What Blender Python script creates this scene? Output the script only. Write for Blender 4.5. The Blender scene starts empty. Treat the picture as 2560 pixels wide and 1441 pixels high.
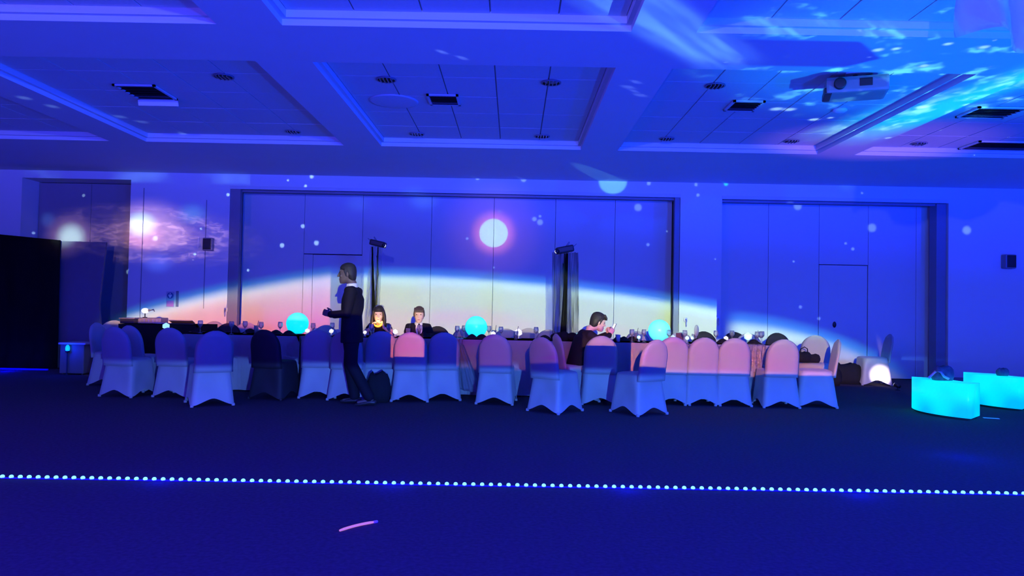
import bpy, bmesh, math, random
from mathutils import Vector, Matrix, noise
random.seed(7)
PI = math.pi
SC = bpy.context.scene
COL = SC.collection

# ------------------------------------------------------------------ camera
F = 1850.0
CH = 1.25
cam_d = bpy.data.cameras.new('camera')
cam_d.sensor_width = 36.0
cam_d.lens = F / 2560.0 * 36.0
cam_d.clip_start = 0.05
cam_d.clip_end = 100
cam = bpy.data.objects.new('camera', cam_d)
COL.objects.link(cam)
CAM_M = (Matrix.Translation((0, 0, CH)) @ Matrix.Rotation(math.radians(0.15), 4, 'Z')
         @ Matrix.Rotation(math.radians(90 + 1.47), 4, 'X') @ Matrix.Rotation(math.radians(1.12), 4, 'Z'))
cam.matrix_world = CAM_M
SC.camera = cam

# ------------------------------------------------------------------ world, view
w = bpy.data.worlds.new('world')
SC.world = w
w.use_nodes = True
w.node_tree.nodes['Background'].inputs[0].default_value = (0.0, 0.0, 0.012, 1)
w.node_tree.nodes['Background'].inputs[1].default_value = 0.3
SC.view_settings.view_transform = 'Standard'
SC.view_settings.look = 'None'
SC.view_settings.exposure = 0.0
SC.view_settings.gamma = 1.0
SC.view_settings.use_curve_mapping = False
SC.cycles.max_bounces = 6
SC.cycles.diffuse_bounces = 3
SC.cycles.glossy_bounces = 3
SC.cycles.transparent_max_bounces = 12
SC.cycles.caustics_reflective = False
SC.cycles.caustics_refractive = False
SC.cycles.sample_clamp_indirect = 3.0

def ray(px, py):
    return (CAM_M.to_3x3() @ Vector(((px - 1280) / F, -(py - 720.5) / F, -1.0)))
def PY(px, py, Y):
    d = ray(px, py); t = Y / d.y
    return Vector((d.x * t, Y, CH + d.z * t))
def PZ(px, py, z):
    d = ray(px, py); t = (z - CH) / d.z
    return Vector((d.x * t, d.y * t, z))
def XatY(px, Y, py=800):
    return PY(px, py, Y).x

# main distances
YW = 13.85          # back wall face
YP = 14.35          # recessed partition face
ZC = 3.65           # lower ceiling face
ZT = 3.77           # coffer face
KB = 4 * PI * PI    # point lamp watts per unit radiance at one metre

# ------------------------------------------------------------------ node expression helper
class Ex:
    def __init__(s, nt, v): s.nt = nt; s.v = v
    def _m(s, op, *a, clamp=False):
        n = s.nt.nodes.new('ShaderNodeMath'); n.operation = op; n.use_clamp = clamp
        for i, x in enumerate((s,) + a):
            x = x.v if isinstance(x, Ex) else x
            if isinstance(x, (int, float)): n.inputs[i].default_value = x
            else: s.nt.links.new(x, n.inputs[i])
        return Ex(s.nt, n.outputs[0])
    def __add__(s, o): return s._m('ADD', o)
    __radd__ = __add__
    def __mul__(s, o): return s._m('MULTIPLY', o)
    __rmul__ = __mul__
    def __sub__(s, o): return s._m('SUBTRACT', o)
    def __rsub__(s, o): return (s * -1.0) + o
    def __truediv__(s, o): return s._m('DIVIDE', o)
    def gt(s, o): return s._m('GREATER_THAN', o)
    def lt(s, o): return s._m('LESS_THAN', o)
    def pw(s, o): return s._m('POWER', o)
    def mx(s, o): return s._m('MAXIMUM', o)
    def mn(s, o): return s._m('MINIMUM', o)
    def ab(s): return s._m('ABSOLUTE')
    def sq(s): return s * s
    def ss(s, a, b):       # smoothstep from a to b (a may be above b)
        n = s.nt.nodes.new('ShaderNodeMapRange'); n.interpolation_type = 'SMOOTHSTEP'
        s.nt.links.new(s.v, n.inputs[0])
        n.inputs[1].default_value = a; n.inputs[2].default_value = b
        n.inputs[3].default_value = 0; n.inputs[4].default_value = 1
        if a > b:
            n.inputs[1].default_value = b; n.inputs[2].default_value = a
            n.inputs[3].default_value = 1; n.inputs[4].default_value = 0
        return Ex(s.nt, n.outputs[0])
def vec(nt, x, y, z=0.0):
    n = nt.nodes.new('ShaderNodeCombineXYZ')
    for i, a in enumerate((x, y, z)):
        if isinstance(a, Ex): nt.links.new(a.v, n.inputs[i])
        else: n.inputs[i].default_value = a
    return n.outputs[0]
def noise_ex(nt, v, scale, detail=3.0, rough=0.55):
    n = nt.nodes.new('ShaderNodeTexNoise'); nt.links.new(v, n.inputs['Vector'])
    n.inputs['Scale'].default_value = scale; n.inputs['Detail'].default_value = detail
    n.inputs['Roughness'].default_value = rough
    return Ex(nt, n.outputs[0])
def stars_ex(nt, v, scale, r, keep):
    n = nt.nodes.new('ShaderNodeTexVoronoi'); nt.links.new(v, n.inputs['Vector'])
    n.inputs['Scale'].default_value = scale
    d = Ex(nt, n.outputs['Distance'])
    s = nt.nodes.new('ShaderNodeSeparateColor'); nt.links.new(n.outputs['Color'], s.inputs[0])
    return d.ss(r, r * 0.35) * Ex(nt, s.outputs[0]).ss(keep, 1.0)
def csum(nt, terms):       # sum of scalar expression * colour
    acc = None
    for sc, c in terms:
        n = nt.nodes.new('ShaderNodeVectorMath'); n.operation = 'SCALE'
        n.inputs[0].default_value = c
        nt.links.new(sc.v, n.inputs['Scale'])
        if acc is None: acc = n.outputs[0]
        else:
            a = nt.nodes.new('ShaderNodeVectorMath'); a.operation = 'ADD'
            nt.links.new(acc, a.inputs[0]); nt.links.new(n.outputs[0], a.inputs[1]); acc = a.outputs[0]
    return acc
def vscale(nt, v, s):
    n = nt.nodes.new('ShaderNodeVectorMath'); n.operation = 'SCALE'
    nt.links.new(v, n.inputs[0]); nt.links.new(s.v, n.inputs['Scale']); return n.outputs[0]

def projector_lamp(name, pos, dist, radius=0.006):
    L = bpy.data.lights.new(name, 'POINT'); L.energy = KB * dist * dist
    L.shadow_soft_size = radius; L.use_nodes = True
    o = bpy.data.objects.new(name, L); o.location = pos; COL.objects.link(o)
    nt = L.node_tree
    g = nt.nodes.new('ShaderNodeNewGeometry'); s = nt.nodes.new('ShaderNodeSeparateXYZ')
    nt.links.new(g.outputs['Incoming'], s.inputs[0])
    return nt, [Ex(nt, s.outputs[i]) for i in range(3)]
def set_col(nt, v):
    nt.links.new(v, nt.nodes['Emission'].inputs[0])

def gob(pos, px, py, Y=YW):          # photo point on a surface at Y -> lamp's picture coordinates on the plane YW
    p = PY(px, py, Y); t = (YW - pos.y) / (p.y - pos.y)
    return (pos.x + (p.x - pos.x) * t, pos.z + (p.z - pos.z) * t)
def parabola(pts):                   # z = a + b x + c x^2 through least squares
    S = [sum(x ** k for x, _ in pts) for k in range(5)]
    T = [sum(z * x ** k for x, z in pts) for k in range(3)]
    M = Matrix(((S[0], S[1], S[2]), (S[1], S[2], S[3]), (S[2], S[3], S[4])))
    return M.inverted() @ Vector(T)

# --- left wall projector: galaxy above an orange planet edge
PL = Vector((-1.0, -1.2, 2.2))
nt, (ix, iy, iz) = projector_lamp('projector_beam', PL, YW - PL.y)
u = ix / iy; v = iz / iy; D = YW - PL.y
X = u * D + PL.x; Z = v * D + PL.z
fwd = iy.gt(0.05)
norm = (u * u + v * v + 1.0).pw(1.5)
a, b, c = parabola([gob(PL, px, py, Y) for px, py, Y in
                    ((260, 800, YW), (330, 778, YW), (430, 752, YW), (510, 734, YW), (560, 722, YW), (620, 707, YP), (700, 694, YP), (825, 681, YP))])
d = (X * X * c) + (X * b) + a - Z
xl0 = gob(PL, 235, 700)[0]; xr0 = gob(PL, 826, 720, YP)[0]
zlow = gob(PL, 600, 836, YP)[1]; ztop = gob(PL, 300, 432)[1]
win = X.ss(xr0 + .012, xr0 - .012) * fwd
pw_ = d.ss(-.02, .22) * X.ss(xl0, xl0 + .9) * Z.ss(zlow - .03, zlow + .05) * win
nv = vec(nt, X, Z * 1.0)
glow = d.ss(-.15, .10) * d.ss(.42, .12) * X.ss(xl0, xl0 + .9) * Z.gt(zlow) * win
cx, cz = gob(PL, 372, 585); sx = abs(gob(PL, 650, 585)[0] - cx)
ang = (X - cx) * 0.06
ell = (((X - cx) / sx).sq() + ((Z - cz + ang) / (.62)).sq())
rad = ell.pw(.5)
wob = noise_ex(nt, vec(nt, X, Z * 2.0), 1.6, 3.0, .6)
ring = (rad * 15.0 + wob * 9.0 + X * 1.2)._m('SINE').ss(-.5, 1.0)
grain = noise_ex(nt, vec(nt, X * 1.2, Z * 3.4), 5.0, 8.0, .75).ss(.42, .62)
arms = (ring * .75 + .25) * (grain * .85 + .15)
dust = stars_ex(nt, vec(nt, X, Z * 1.4), 5.5, .10, .35) * ell.ss(1.1, .3)
gal = ell.ss(1.15, .05) * (arms * 1.15 + .12) * win
gal_in = ell.ss(.30, .0) * (grain * .5 + .5) * win
def spot(px, py, r, X=X, Z=Z, P=PL, Y=YW, asp=1.0, soft=.5):
    gx, gz = gob(P, px, py, Y)
    rr = (((X - gx) / asp).sq() + (Z - gz).sq()).pw(.5)
    return rr.ss(r, r * soft)
core1 = spot(352, 562, .30, asp=1.25, soft=.30) * X.gt(gob(PL, 322, 560)[0])
halo1 = spot(370, 566, .62, asp=1.5, soft=.05)
core2 = spot(170, 590, .34, asp=1.0, soft=.25)
halo2 = spot(170, 592, .55, asp=1.1, soft=.05)
pink1 = spot(355, 590, .34, asp=1.5, soft=.3)
blue1 = spot(112, 545, .20, soft=.1); blue2 = spot(395, 658, .26, asp=1.5, soft=.1); blue3 = spot(480, 535, .26, asp=1.4, soft=.1)
st = stars_ex(nt, vec(nt, X, Z), 1.7, .055, .45) * d.lt(-.1) * X.lt(gob(PL, 820, 600, YP)[0]) * Z.lt(ztop) * fwd
hand = None
for px, py, r, Y in ((202, 484, .055, YW), (315, 676, .085, YW), (78, 579, .05, YW), (705, 614, .08, YP), (791, 608, .085, YP), (779, 442, .07, YW),
                     (764, 465, .05, YW), (720, 451, .04, YW), (757, 566, .07, YP), (570, 487, .06, YW), (487, 636, .05, YW), (388, 596, .09, YW), (620, 676, .05, YP)):
    s_ = spot(px, py, r * .68, Y=Y)
    hand = s_ if hand is None else hand + s_
streaky = noise_ex(nt, vec(nt, X * .6, Z * 6.0), 1.5, 3.0)
col = csum(nt, [(gal, (.42, .24, .30)), (gal_in, (.42, .20, .16)), (halo1, (.50, .28, .30)), (halo2, (.8, .45, .55)),
                (core1, (.40, .95, .80)), (core2, (.9, 2.0, 1.7)), (pink1, (.30, .06, .04)),
                (blue1, (.04, .13, .42)), (blue2, (.03, .07, .40)), (blue3, (.02, .13, .20)),
                (st + hand, (.45, .75, 1.0)), (dust * win, (.22, .26, .42)), (glow, (.02, .26, .26)),
                (pw_ * d.ss(1.15, .15), (1.02, .74, .26)), (pw_ * d.ss(.15, 1.15), (1.15, .27, .06)),
                (pw_ * X.ss(xl0 + 4.6, xl0 + 1.6) * d.ss(.08, .3), (.08, -.17, -.27)),
                (pw_ * streaky, (.02, .02, .04))])
set_col(nt, vscale(nt, col, norm))

# --- centre wall projector: white sun over the pale planet edge
PR = Vector((.35, -1.2, 2.0))
nt, (ix, iy, iz) = projector_lamp('projector_beam', PR, YW - PR.y)
u = ix / iy; v = iz / iy; D = YW - PR.y
X = u * D + PR.x; Z = v * D + PR.z
fwd = iy.gt(0.05)
norm = (u * u + v * v + 1.0).pw(1.5)
a, b, c = parabola([gob(PR, px, py, Y) for px, py, Y in
                    ((830, 680, YP), (1000, 682, YP), (1180, 690, YP), (1300, 699, YP), (1440, 714, YP), (1560, 729, YP), (1650, 741, YP), (1750, 757, YW), (1790, 764, YW))])
a2, b2, c2 = parabola([gob(PR, px, py, YP) for px, py in ((1815, 795), (1880, 800), (1950, 812), (2030, 832), (2110, 858), (2200, 900))])
xa = gob(PR, 826, 720, YP)[0]; xb = gob(PR, 908, 720, YP)[0]; xc = gob(PR, 1792, 760)[0]
xd = gob(PR, 1806, 800, YP)[0]; xe = gob(PR, 2130, 860, YP)[0]
d1 = (X * X * c) + (X * b) + a - Z
d2 = (X * X * c2) + (X * b2) + a2 - Z
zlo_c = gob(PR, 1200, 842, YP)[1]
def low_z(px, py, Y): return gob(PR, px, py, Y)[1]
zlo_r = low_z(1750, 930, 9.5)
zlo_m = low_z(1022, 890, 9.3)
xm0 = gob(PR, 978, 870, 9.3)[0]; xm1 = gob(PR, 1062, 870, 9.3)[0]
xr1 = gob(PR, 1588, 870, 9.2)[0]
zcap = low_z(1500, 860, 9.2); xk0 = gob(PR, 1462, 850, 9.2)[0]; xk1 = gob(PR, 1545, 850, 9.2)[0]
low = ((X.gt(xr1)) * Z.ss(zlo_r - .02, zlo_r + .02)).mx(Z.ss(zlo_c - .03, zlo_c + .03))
low = low.mx(X.gt(xm0) * X.lt(xm1) * Z.gt(zlo_m)).mx(X.gt(xk0) * X.lt(xk1) * Z.gt(zcap))  # cut-outs paint shadows of unseen nearer things into the picture
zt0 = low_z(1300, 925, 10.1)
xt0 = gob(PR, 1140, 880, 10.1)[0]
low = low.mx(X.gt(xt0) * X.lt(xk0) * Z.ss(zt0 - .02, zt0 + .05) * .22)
edge = (X.ss(xa - .012, xa + .012) * .42).mx(X.ss(xb - .02, xb + .02)) * X.lt(xc)
edge2 = X.ss(xd, xd + .35).mx(Z.ss(.75, .65)) * X.gt(xc) * Z.ss(zlo_r - .02, zlo_r + .02)
pl1 = d1.ss(-.01, .17) * edge * low * fwd
pl2 = d2.ss(-.01, .22) * edge2 * fwd * X.ss(xe + 1.2, xe - .1)
pla = pl1 + pl2
dd = d1
gl = (d1.ss(-.16, .06) * d1.ss(.34, .08) * edge + d2.ss(-.2, .04) * d2.ss(.36, .08) * edge2 * X.ss(xe + 1.2, xe)) * fwd
cloud = noise_ex(nt, vec(nt, X * .5, Z * 2.2), 1.6, 4.0).ss(.42, .68) * dd.ss(.25, .8)
cloud2 = noise_ex(nt, vec(nt, X * .55 + 7.0, Z * 2.6 + 3.0), 1.1, 3.0).ss(.5, .62) * dd.ss(.45, .75) * X.lt(1.0)
spR = lambda px, py, r, Y=YP, asp=1.0, soft=.5: spot(px, py, r, X=X, Z=Z, P=PR, Y=Y, asp=asp, soft=soft)
sun = spR(1234, 583, .272, soft=.96)
halo = spR(1234, 583, .50, soft=.35)
halo_b = spR(1234, 583, 1.15, soft=.05)
side = X.ss(gob(PR, 1240, 700, YP)[0], gob(PR, 960, 700, YP)[0])
right = X.ss(xr1, xr1 + .8)
col = csum(nt, [(pla, (.80, 1.08, .14)), (pla * dd.ss(.45, 1.1), (.12, -.16, .06)), (pla * Z.ss(.80, .58), (-.28, -.66, -.08)), 
                (pla * cloud2, (.03, -.16, .02)), (pla * cloud, (.05, -.05, .02)), (pla * side * dd.ss(.1, .5), (.06, -.08, -.06)),
                (gl, (.05, .30, .50)), (sun, (.55, 1.05, .45)), (halo * ((sun * -1.0) + 1.0), (.75, .20, .06)), (halo_b, (.16, .055, .08))])
set_col(nt, vscale(nt, col, norm))

# --- star projector low on the left: pale discs, nebula patches and streaks along the ceiling
PS = Vector((-6.0, -1.4, 1.9))
nt, (ix, iy, iz) = projector_lamp('projector_beam', PS, YW - PS.y, .012)
u = ix / iy; v = iz / iy; D = YW - PS.y
X = u * D + PS.x; Z = v * D + PS.z
fwd = iy.gt(0.05)
norm = (u * u + v * v + 1.0).pw(1.5)
spS = lambda px, py, r, Y=YP, asp=1.0, soft=.45: spot(px, py, r, X=X, Z=Z, P=PS, Y=Y, asp=asp, soft=soft)
acc = None
for px, py, r, Y in ((1595, 519, .115, YP), (1336, 548, .07, YP), (1350, 541, .04, YP), (1350, 556, .09, YP), (1620, 612, .05, YP), (1667, 579, .03, YP),
                     (1194, 446, .06, YW), (1309, 449, .08, YW), (1234, 669, .035, YP), (1249, 529, .03, YP), (1168, 597, .045, YP),
                     (1622, 459, .06, YW), (1740, 462, .05, YW), (1745, 488, .05, YW), (2180, 570, .13, YP), (2417, 576, .13, YW), (2114, 609, .04, YP), (2132, 623, .05, YP),
                     (1984, 654, .035, YP), (2001, 768, .05, YP), (2047, 797, .05, YP), (1971, 512, .12, YW), (1788, 648, .025, YW), (2155, 483, .03, YW)):
    s_ = spS(px, py, r * .8, Y); acc = s_ if acc is None else acc + s_
disc = spS(1532, 455, .25, YW, asp=1.15, soft=.8)
cy = spS(1815, 460, .05, YW); cy2 = spS(2115, 458, .22, YW, soft=.05)
neb = spS(1058, 500, .28, YP, asp=1.4, soft=.1) + spS(895, 510, .22, YP, asp=1.5, soft=.1) * .5 + spS(1225, 473, .5, YW, asp=1.8, soft=.1) * .2
# streaks: small bright marks on the ceiling
def ceil_mark(px, py, z, P, w_, h_, ang=0.0):
    p = PZ(px, py, z); t = (YW - P.y) / (p.y - P.y)
    gx = P.x + (p.x - P.x) * t; gz = P.z + (p.z - P.z) * t
    return (((X - gx) / w_).sq() + ((Z - gz) / h_).sq()).pw(.5).ss(1.0, .3)
top = None
for px, py, z, w_, h_ in ((60, 245, ZC, .16, .02), (130, 266, ZC, .14, .02), (1105, 130, ZC, .10, .014), (1255, 165, ZT, .10, .014),
                          (1570, 218, ZC, .16, .012), (1600, 238, ZC, .16, .012), (1585, 228, ZC, .1, .010), (1590, 205, ZC, .12, .012),
                          (300, 292, ZT, .16, .018), (355, 305, ZT, .15, .016), (455, 333, ZT, .12, .014)):
    s_ = ceil_mark(px, py, z, PS, w_, h_); top = s_ if top is None else top + s_
lneb = noise_ex(nt, vec(nt, X, Z), 1.2, 4.0).ss(.42, .75) * X.lt(-5.0) * Z.ss(3.42, 3.5) * Z.ss(3.72, 3.6)
st = stars_ex(nt, vec(nt, X, Z), 1.3, .035, .55) * Z.ss(1.6, 2.2) * X.gt(-2.5)
col = csum(nt, [(acc * fwd, (.16, .30, .55)), (disc * fwd, (.13, .50, .42)), (cy * fwd, (.0, .7, .5)), (cy2 * fwd, (.01, .05, .10)),
                (neb * fwd, (.02, .08, .22)), (top * fwd, (.25, .45, .9)), (lneb * fwd, (.05, .13, .25)), (st * fwd, (.10, .18, .4))])
set_col(nt, vscale(nt, col, norm))

# --- nebula projector on the right: cyan milky way across the ceiling
PC = Vector((6.1, 4.2, .75))
nt, (ix, iy, iz) = projector_lamp('projector_beam', PC, ZC - PC.z, .012)
u = ix / iz; v = iy / iz; D = ZC - PC.z
X = u * D + PC.x; Y_ = v * D + PC.y
upw = iz.gt(0.12)
norm = (u * u + v * v + 1.0).pw(1.5)
cv = vec(nt, X, Y_)
n1 = noise_ex(nt, cv, 1.7, 8.0, .68); n2 = noise_ex(nt, vec(nt, X * 1.0 + 3.1, Y_ * .55), 3.4, 5.0, .65)
# milky band: runs along x = 4.55 .. 5.4
def zc(px, py, z=ZC): p = PZ(px, py, z); return p.x, p.y
bx0, by0 = zc(2120, 350); bx1, by1 = zc(2540, 215)
kk = (bx1 - bx0) / (by1 - by0)
off = (X - ((Y_ - by0) * kk + bx0)).ab()
band = off.ss(.62, .10) * Y_.ss(by0 + .6, by0 - 1.2) * upw
clump = n2.ss(.48, .66)
# azure field with an outline that sweeps from lower right to the upper middle
zone = (((X - 5.0) / 3.4).sq() + ((Y_ - 6.6) / 3.0).sq())
field = zone.ss(1.05, .25) * upw
puff = n1.ss(.54, .64) * zone.ss(1.0, .3) * upw
fx, fy = zc(1700, 90)
p1 = zc(1600, 15); p2 = zc(1830, 165)
dx, dy = p2[0] - p1[0], p2[1] - p1[1]; ln = math.hypot(dx, dy); dx /= ln; dy /= ln
al = (X - p1[0]) * dx + (Y_ - p1[1]) * dy; ac = ((X - p1[0]) * dy - (Y_ - p1[1]) * dx)
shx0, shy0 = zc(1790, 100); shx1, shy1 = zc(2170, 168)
shade = X.ss(shx0 - .25, shx0) * (X + (Y_ - 6.9).ab() * .9).ss(shx1 + .03, shx1 - .03) * Y_.ss(shy0 - .05, shy0) * Y_.ss(shy1 + .05, shy1 - .02)  # ceiling projector's shadow put into the beam as a dark patch
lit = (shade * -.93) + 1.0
fan = al.ss(-1.2, .3) * al.ss(ln + .3, ln - .5) * ac.ab().ss(.42, .08) * upw
streak = (noise_ex(nt, vec(nt, ac * 5.0, al * .5), 1.3, 3.0)).ss(.35, .7)
fine = stars_ex(nt, cv, 7.0, .13, .5) * zone.ss(1.3, .6)
sky_st = stars_ex(nt, cv, 3.6, .085, .45) * ((X - 6.0).sq() + (Y_ - 9.2).sq()).pw(.5).ss(3.2, 1.6) * upw
big = None
for px, py, r in ((2010, 288, .10), (2070, 312, .09), (2110, 308, .05), (1980, 287, .10), (2148, 332, .06), (2220, 345, .05), (2460, 118, .06), (2320, 320, .05),
                  (2305, 268, .10), (2420, 262, .07), (2550, 262, .06), (2195, 125, .06), (2240, 122, .05), (2310, 165, .06), (2370, 110, .05)):
    gx, gy = zc(px, py)
    s_ = ((X - gx).sq() + (Y_ - gy).sq()).pw(.5).ss(r, r * .25); big = s_ if big is None else big + s_
purp = (((X - 5.3) / 1.9).sq() + ((Y_ - 10.4) / 1.3).sq()).ss(1.0, .1) * upw
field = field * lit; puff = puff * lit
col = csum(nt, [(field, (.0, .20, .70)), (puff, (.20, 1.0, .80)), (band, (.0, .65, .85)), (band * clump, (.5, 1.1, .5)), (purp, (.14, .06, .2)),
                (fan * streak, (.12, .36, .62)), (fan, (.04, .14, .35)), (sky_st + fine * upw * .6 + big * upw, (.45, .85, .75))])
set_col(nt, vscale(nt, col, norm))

# --- blue washes (unseen lamps put behind and beside the camera for the blue)
def wash(name, loc, color, watts, radius=.12, masked=None):
    L = bpy.data.lights.new(name, 'POINT'); L.energy = watts; L.color = color; L.shadow_soft_size = radius
    o = bpy.data.objects.new(name, L); o.location = loc; COL.objects.link(o); return o
# unseen lamps added high behind the camera, masked onto wall and, weaker, floor
def flood(pos, dist, wallc, floorc, up=1.0):
    nt, (ix, iy, iz) = projector_lamp('flood_fill_beam', Vector(pos), dist, .05)
    e = iz / (ix * ix + iy * iy).pw(.5)
    m_ = e.ss(-.178, -.125) * iy.gt(.05) * e.lt(.4)
    fl = e.ss(-.215, -.27)
    set_col(nt, csum(nt, [(m_, wallc), (fl, floorc)]))
flood((-6.5, -4.0, 3.2), 18, (.006, .002, .006), (.03, .004, .22))
flood((-.5, -4.2, 3.2), 18, (.020, .026, .10), (.008, .0, .30))
flood((5.5, -4.0, 3.2), 18, (.0, .012, .22), (.0, .0, .48))
flood((9.5, -1.0, 3.2), 15, (.0, .0, .12), (.0, .0, .32))
# uplights on the floor below the frame
def uplight(pos, dist, c):
    nt, (ix, iy, iz) = projector_lamp('uplight_beam', Vector(pos), dist, .08)
    e = iz.ss(.15, .33)
    set_col(nt, csum(nt, [(e * (iz.mx(.2)).pw(-1.95) * .64, c)]))
uplight((-6.0, 1.5, .3), 7, (.004, .001, .040))
uplight((-1.0, 2.0, .3), 7, (.004, .010, .15))
uplight((4.0, 2.0, .3), 7, (.0, .014, .26))
uplight((9.0, 4.5, .3), 7, (.0, .002, .20))
# added low lamp, beam cut at seat height so only chair skirts brighten
PB = Vector((1.2, -1.6, .55))
nt, (ix, iy, iz) = projector_lamp('skirt_fill_beam', PB, 10.5, .03)
v = iz / iy; u = ix / iy
zz = v * 10.9 + PB.z
m_ = zz.ss(.50, .44) * iy.gt(.1) * zz.ss(-.3, .05)
set_col(nt, csum(nt, [(m_ * u.ss(-.75, -.1) * u.ss(.50, .34), (.08, .27, 1.05)), (m_ * u.ss(-.1, -.5), (.07, .14, .52))]))

# ------------------------------------------------------------------ mesh helpers
def link(name, bm, m, parent=None, smooth=False):
    me = bpy.data.meshes.new(name)
    bmesh.ops.recalc_face_normals(bm, faces=bm.faces[:])
    bm.to_mesh(me); bm.free()
    if m is not None: me.materials.append(m)
    if smooth:
        for p in me.polygons: p.use_smooth = True
    o = bpy.data.objects.new(name, me); COL.objects.link(o)
    if parent is not None: o.parent = parent
    return o
def tag(o, label=None, cat=None, group=None, kind=None):
    if label: o['label'] = label
    if cat: o['category'] = cat
    if group: o['group'] = group
    if kind: o['kind'] = kind
    return o
def thing(name, label, cat, loc=(0, 0, 0), rz=0.0, group=None):
    o = bpy.data.objects.new(name, None); o.empty_display_size = .1
    COL.objects.link(o); o.location = loc; o.rotation_euler = (0, 0, rz)
    return tag(o, label, cat, group)
def copy_tree(o, parent=None):
    c = o.copy(); COL.objects.link(c); c.parent = parent
    for ch in list(o.children): copy_tree(ch, c)
    return c
def box(bm, x0, x1, y0, y1, z0, z1, bev=0.0, M=None):
    vs = [bm.verts.new((x, y, z)) for x in (x0, x1) for y in (y0, y1) for z in (z0, z1)]
    f = [(0, 1, 3, 2), (4, 6, 7, 5), (0, 4, 5, 1), (2, 3, 7, 6), (0, 2, 6, 4), (1, 5, 7, 3)]
    fs = [bm.faces.new([vs[i] for i in q]) for q in f]
    if M is not None:
        for q in vs: q.co = M @ q.co
    if bev > 0:
        es = list({e for q in fs for e in q.edges})
        bmesh.ops.bevel(bm, geom=es, offset=bev, segments=2, affect='EDGES', profile=.6)
    return vs
def tube(bm, pts, rads, side=(1, 0, 0), n=14, cap=True, flat=False):
    pts = [Vector(p) for p in pts]; side = Vector(side)
    R = []
    for i, p in enumerate(pts):
        t = (pts[min(i + 1, len(pts) - 1)] - pts[max(i - 1, 0)]).normalized()
        s = side - t * side.dot(t)
        if s.length < 1e-3: s = Vector((0, 1, 0)) - t * t.y
        s.normalize(); q = t.cross(s)
        R.append((p, s, q, t))
    rads = [(r, r) if not isinstance(r, (tuple, list)) else r for r in rads]
    rings = []
    def ring(p, s, q, ra, rb):
        return [bm.verts.new(p + s * (math.cos(2 * PI * k / n) * ra) + q * (math.sin(2 * PI * k / n) * rb)) for k in range(n)]
    if cap and not flat:
        p, s, q, t = R[0]; ra, rb = rads[0]; m = min(ra, rb)
        for f in (.92, .6): rings.append(ring(p - t * m * f * .8, s, q, ra * math.sqrt(1 - f * f), rb * math.sqrt(1 - f * f)))
    for (p, s, q, t), (ra, rb) in zip(R, rads): rings.append(ring(p, s, q, ra, rb))
    if cap and not flat:
        p, s, q, t = R[-1]; ra, rb = rads[-1]; m = min(ra, rb)
        for f in (.6, .92): rings.append(ring(p + t * m * f * .8, s, q, ra * math.sqrt(1 - f * f), rb * math.sqrt(1 - f * f)))
    for r0, r1 in zip(rings, rings[1:]):
        for k in range(n): bm.faces.new((r0[k], r0[(k + 1) % n], r1[(k + 1) % n], r1[k]))
    if cap:
        bm.faces.new(rings[0][::-1]); bm.faces.new(rings[-1])
    return rings
def lathe(bm, prof, n=20, c=(0, 0, 0), cap0=True, cap1=True):
    rings = [[bm.verts.new((c[0] + r * math.cos(2 * PI * k / n), c[1] + r * math.sin(2 * PI * k / n), c[2] + z)) for k in range(n)] for r, z in prof]
    for r0, r1 in zip(rings, rings[1:]):
        for k in range(n): bm.faces.new((r0[k], r0[(k + 1) % n], r1[(k + 1) % n], r1[k]))
    if cap0: bm.faces.new(rings[0][::-1])
    if cap1: bm.faces.new(rings[-1])
def ellipsoid(bm, c, r, seg=14, M=None):
    g = bmesh.ops.create_uvsphere(bm, u_segments=seg, v_segments=max(6, seg // 2 + 2), radius=1.0)
    for v_ in g['verts']:
        co = Vector((v_.co.x * r[0], v_.co.y * r[1], v_.co.z * r[2]))
        if M is not None: co = M @ co
        v_.co = co + Vector(c)
def NB(): return bmesh.new()

# ------------------------------------------------------------------ materials
def mat(name, color, rough=.6, metal=0.0, var=.12, scale=8.0, bump=0.0, bscale=60.0, emit=None, estr=1.0, sheen=0.0, spec=.4, trans=0.0, alpha=1.0, stretch=None):
    m = bpy.data.materials.new(name); m.use_nodes = True
    nt = m.node_tree; p = nt.nodes['Principled BSDF']
    tc = nt.nodes.new('ShaderNodeTexCoord'); src = tc.outputs['Object']
    if stretch:
        mp = nt.nodes.new('ShaderNodeMapping'); mp.inputs['Scale'].default_value = stretch
        nt.links.new(src, mp.inputs[0]); src = mp.outputs[0]
    n = nt.nodes.new('ShaderNodeTexNoise'); n.inputs['Scale'].default_value = scale; n.inputs['Detail'].default_value = 4
    nt.links.new(src, n.inputs['Vector'])
    mr = nt.nodes.new('ShaderNodeMixRGB'); nt.links.new(n.outputs[0], mr.inputs[0])
    mr.inputs[1].default_value = tuple(max(0, c_ * (1 - var)) for c_ in color) + (1,)
    mr.inputs[2].default_value = tuple(min(1, c_ * (1 + var)) for c_ in color) + (1,)
    nt.links.new(mr.outputs[0], p.inputs['Base Color'])
    p.inputs['Roughness'].default_value = rough; p.inputs['Metallic'].default_value = metal
    p.inputs['Specular IOR Level'].default_value = spec
    p.inputs['Sheen Weight'].default_value = sheen
    if trans: p.inputs['Transmission Weight'].default_value = trans
    if alpha < 1: p.inputs['Alpha'].default_value = alpha
    if bump > 0:
        n2 = nt.nodes.new('ShaderNodeTexNoise'); n2.inputs['Scale'].default_value = bscale; n2.inputs['Detail'].default_value = 3
        nt.links.new(src, n2.inputs['Vector'])
        bp = nt.nodes.new('ShaderNodeBump'); bp.inputs['Strength'].default_value = bump; bp.inputs['Distance'].default_value = .01
        nt.links.new(n2.outputs[0], bp.inputs['Height']); nt.links.new(bp.outputs[0], p.inputs['Normal'])
    if emit:
        p.inputs['Emission Color'].default_value = tuple(emit) + (1,); p.inputs['Emission Strength'].default_value = estr
    return m
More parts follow.
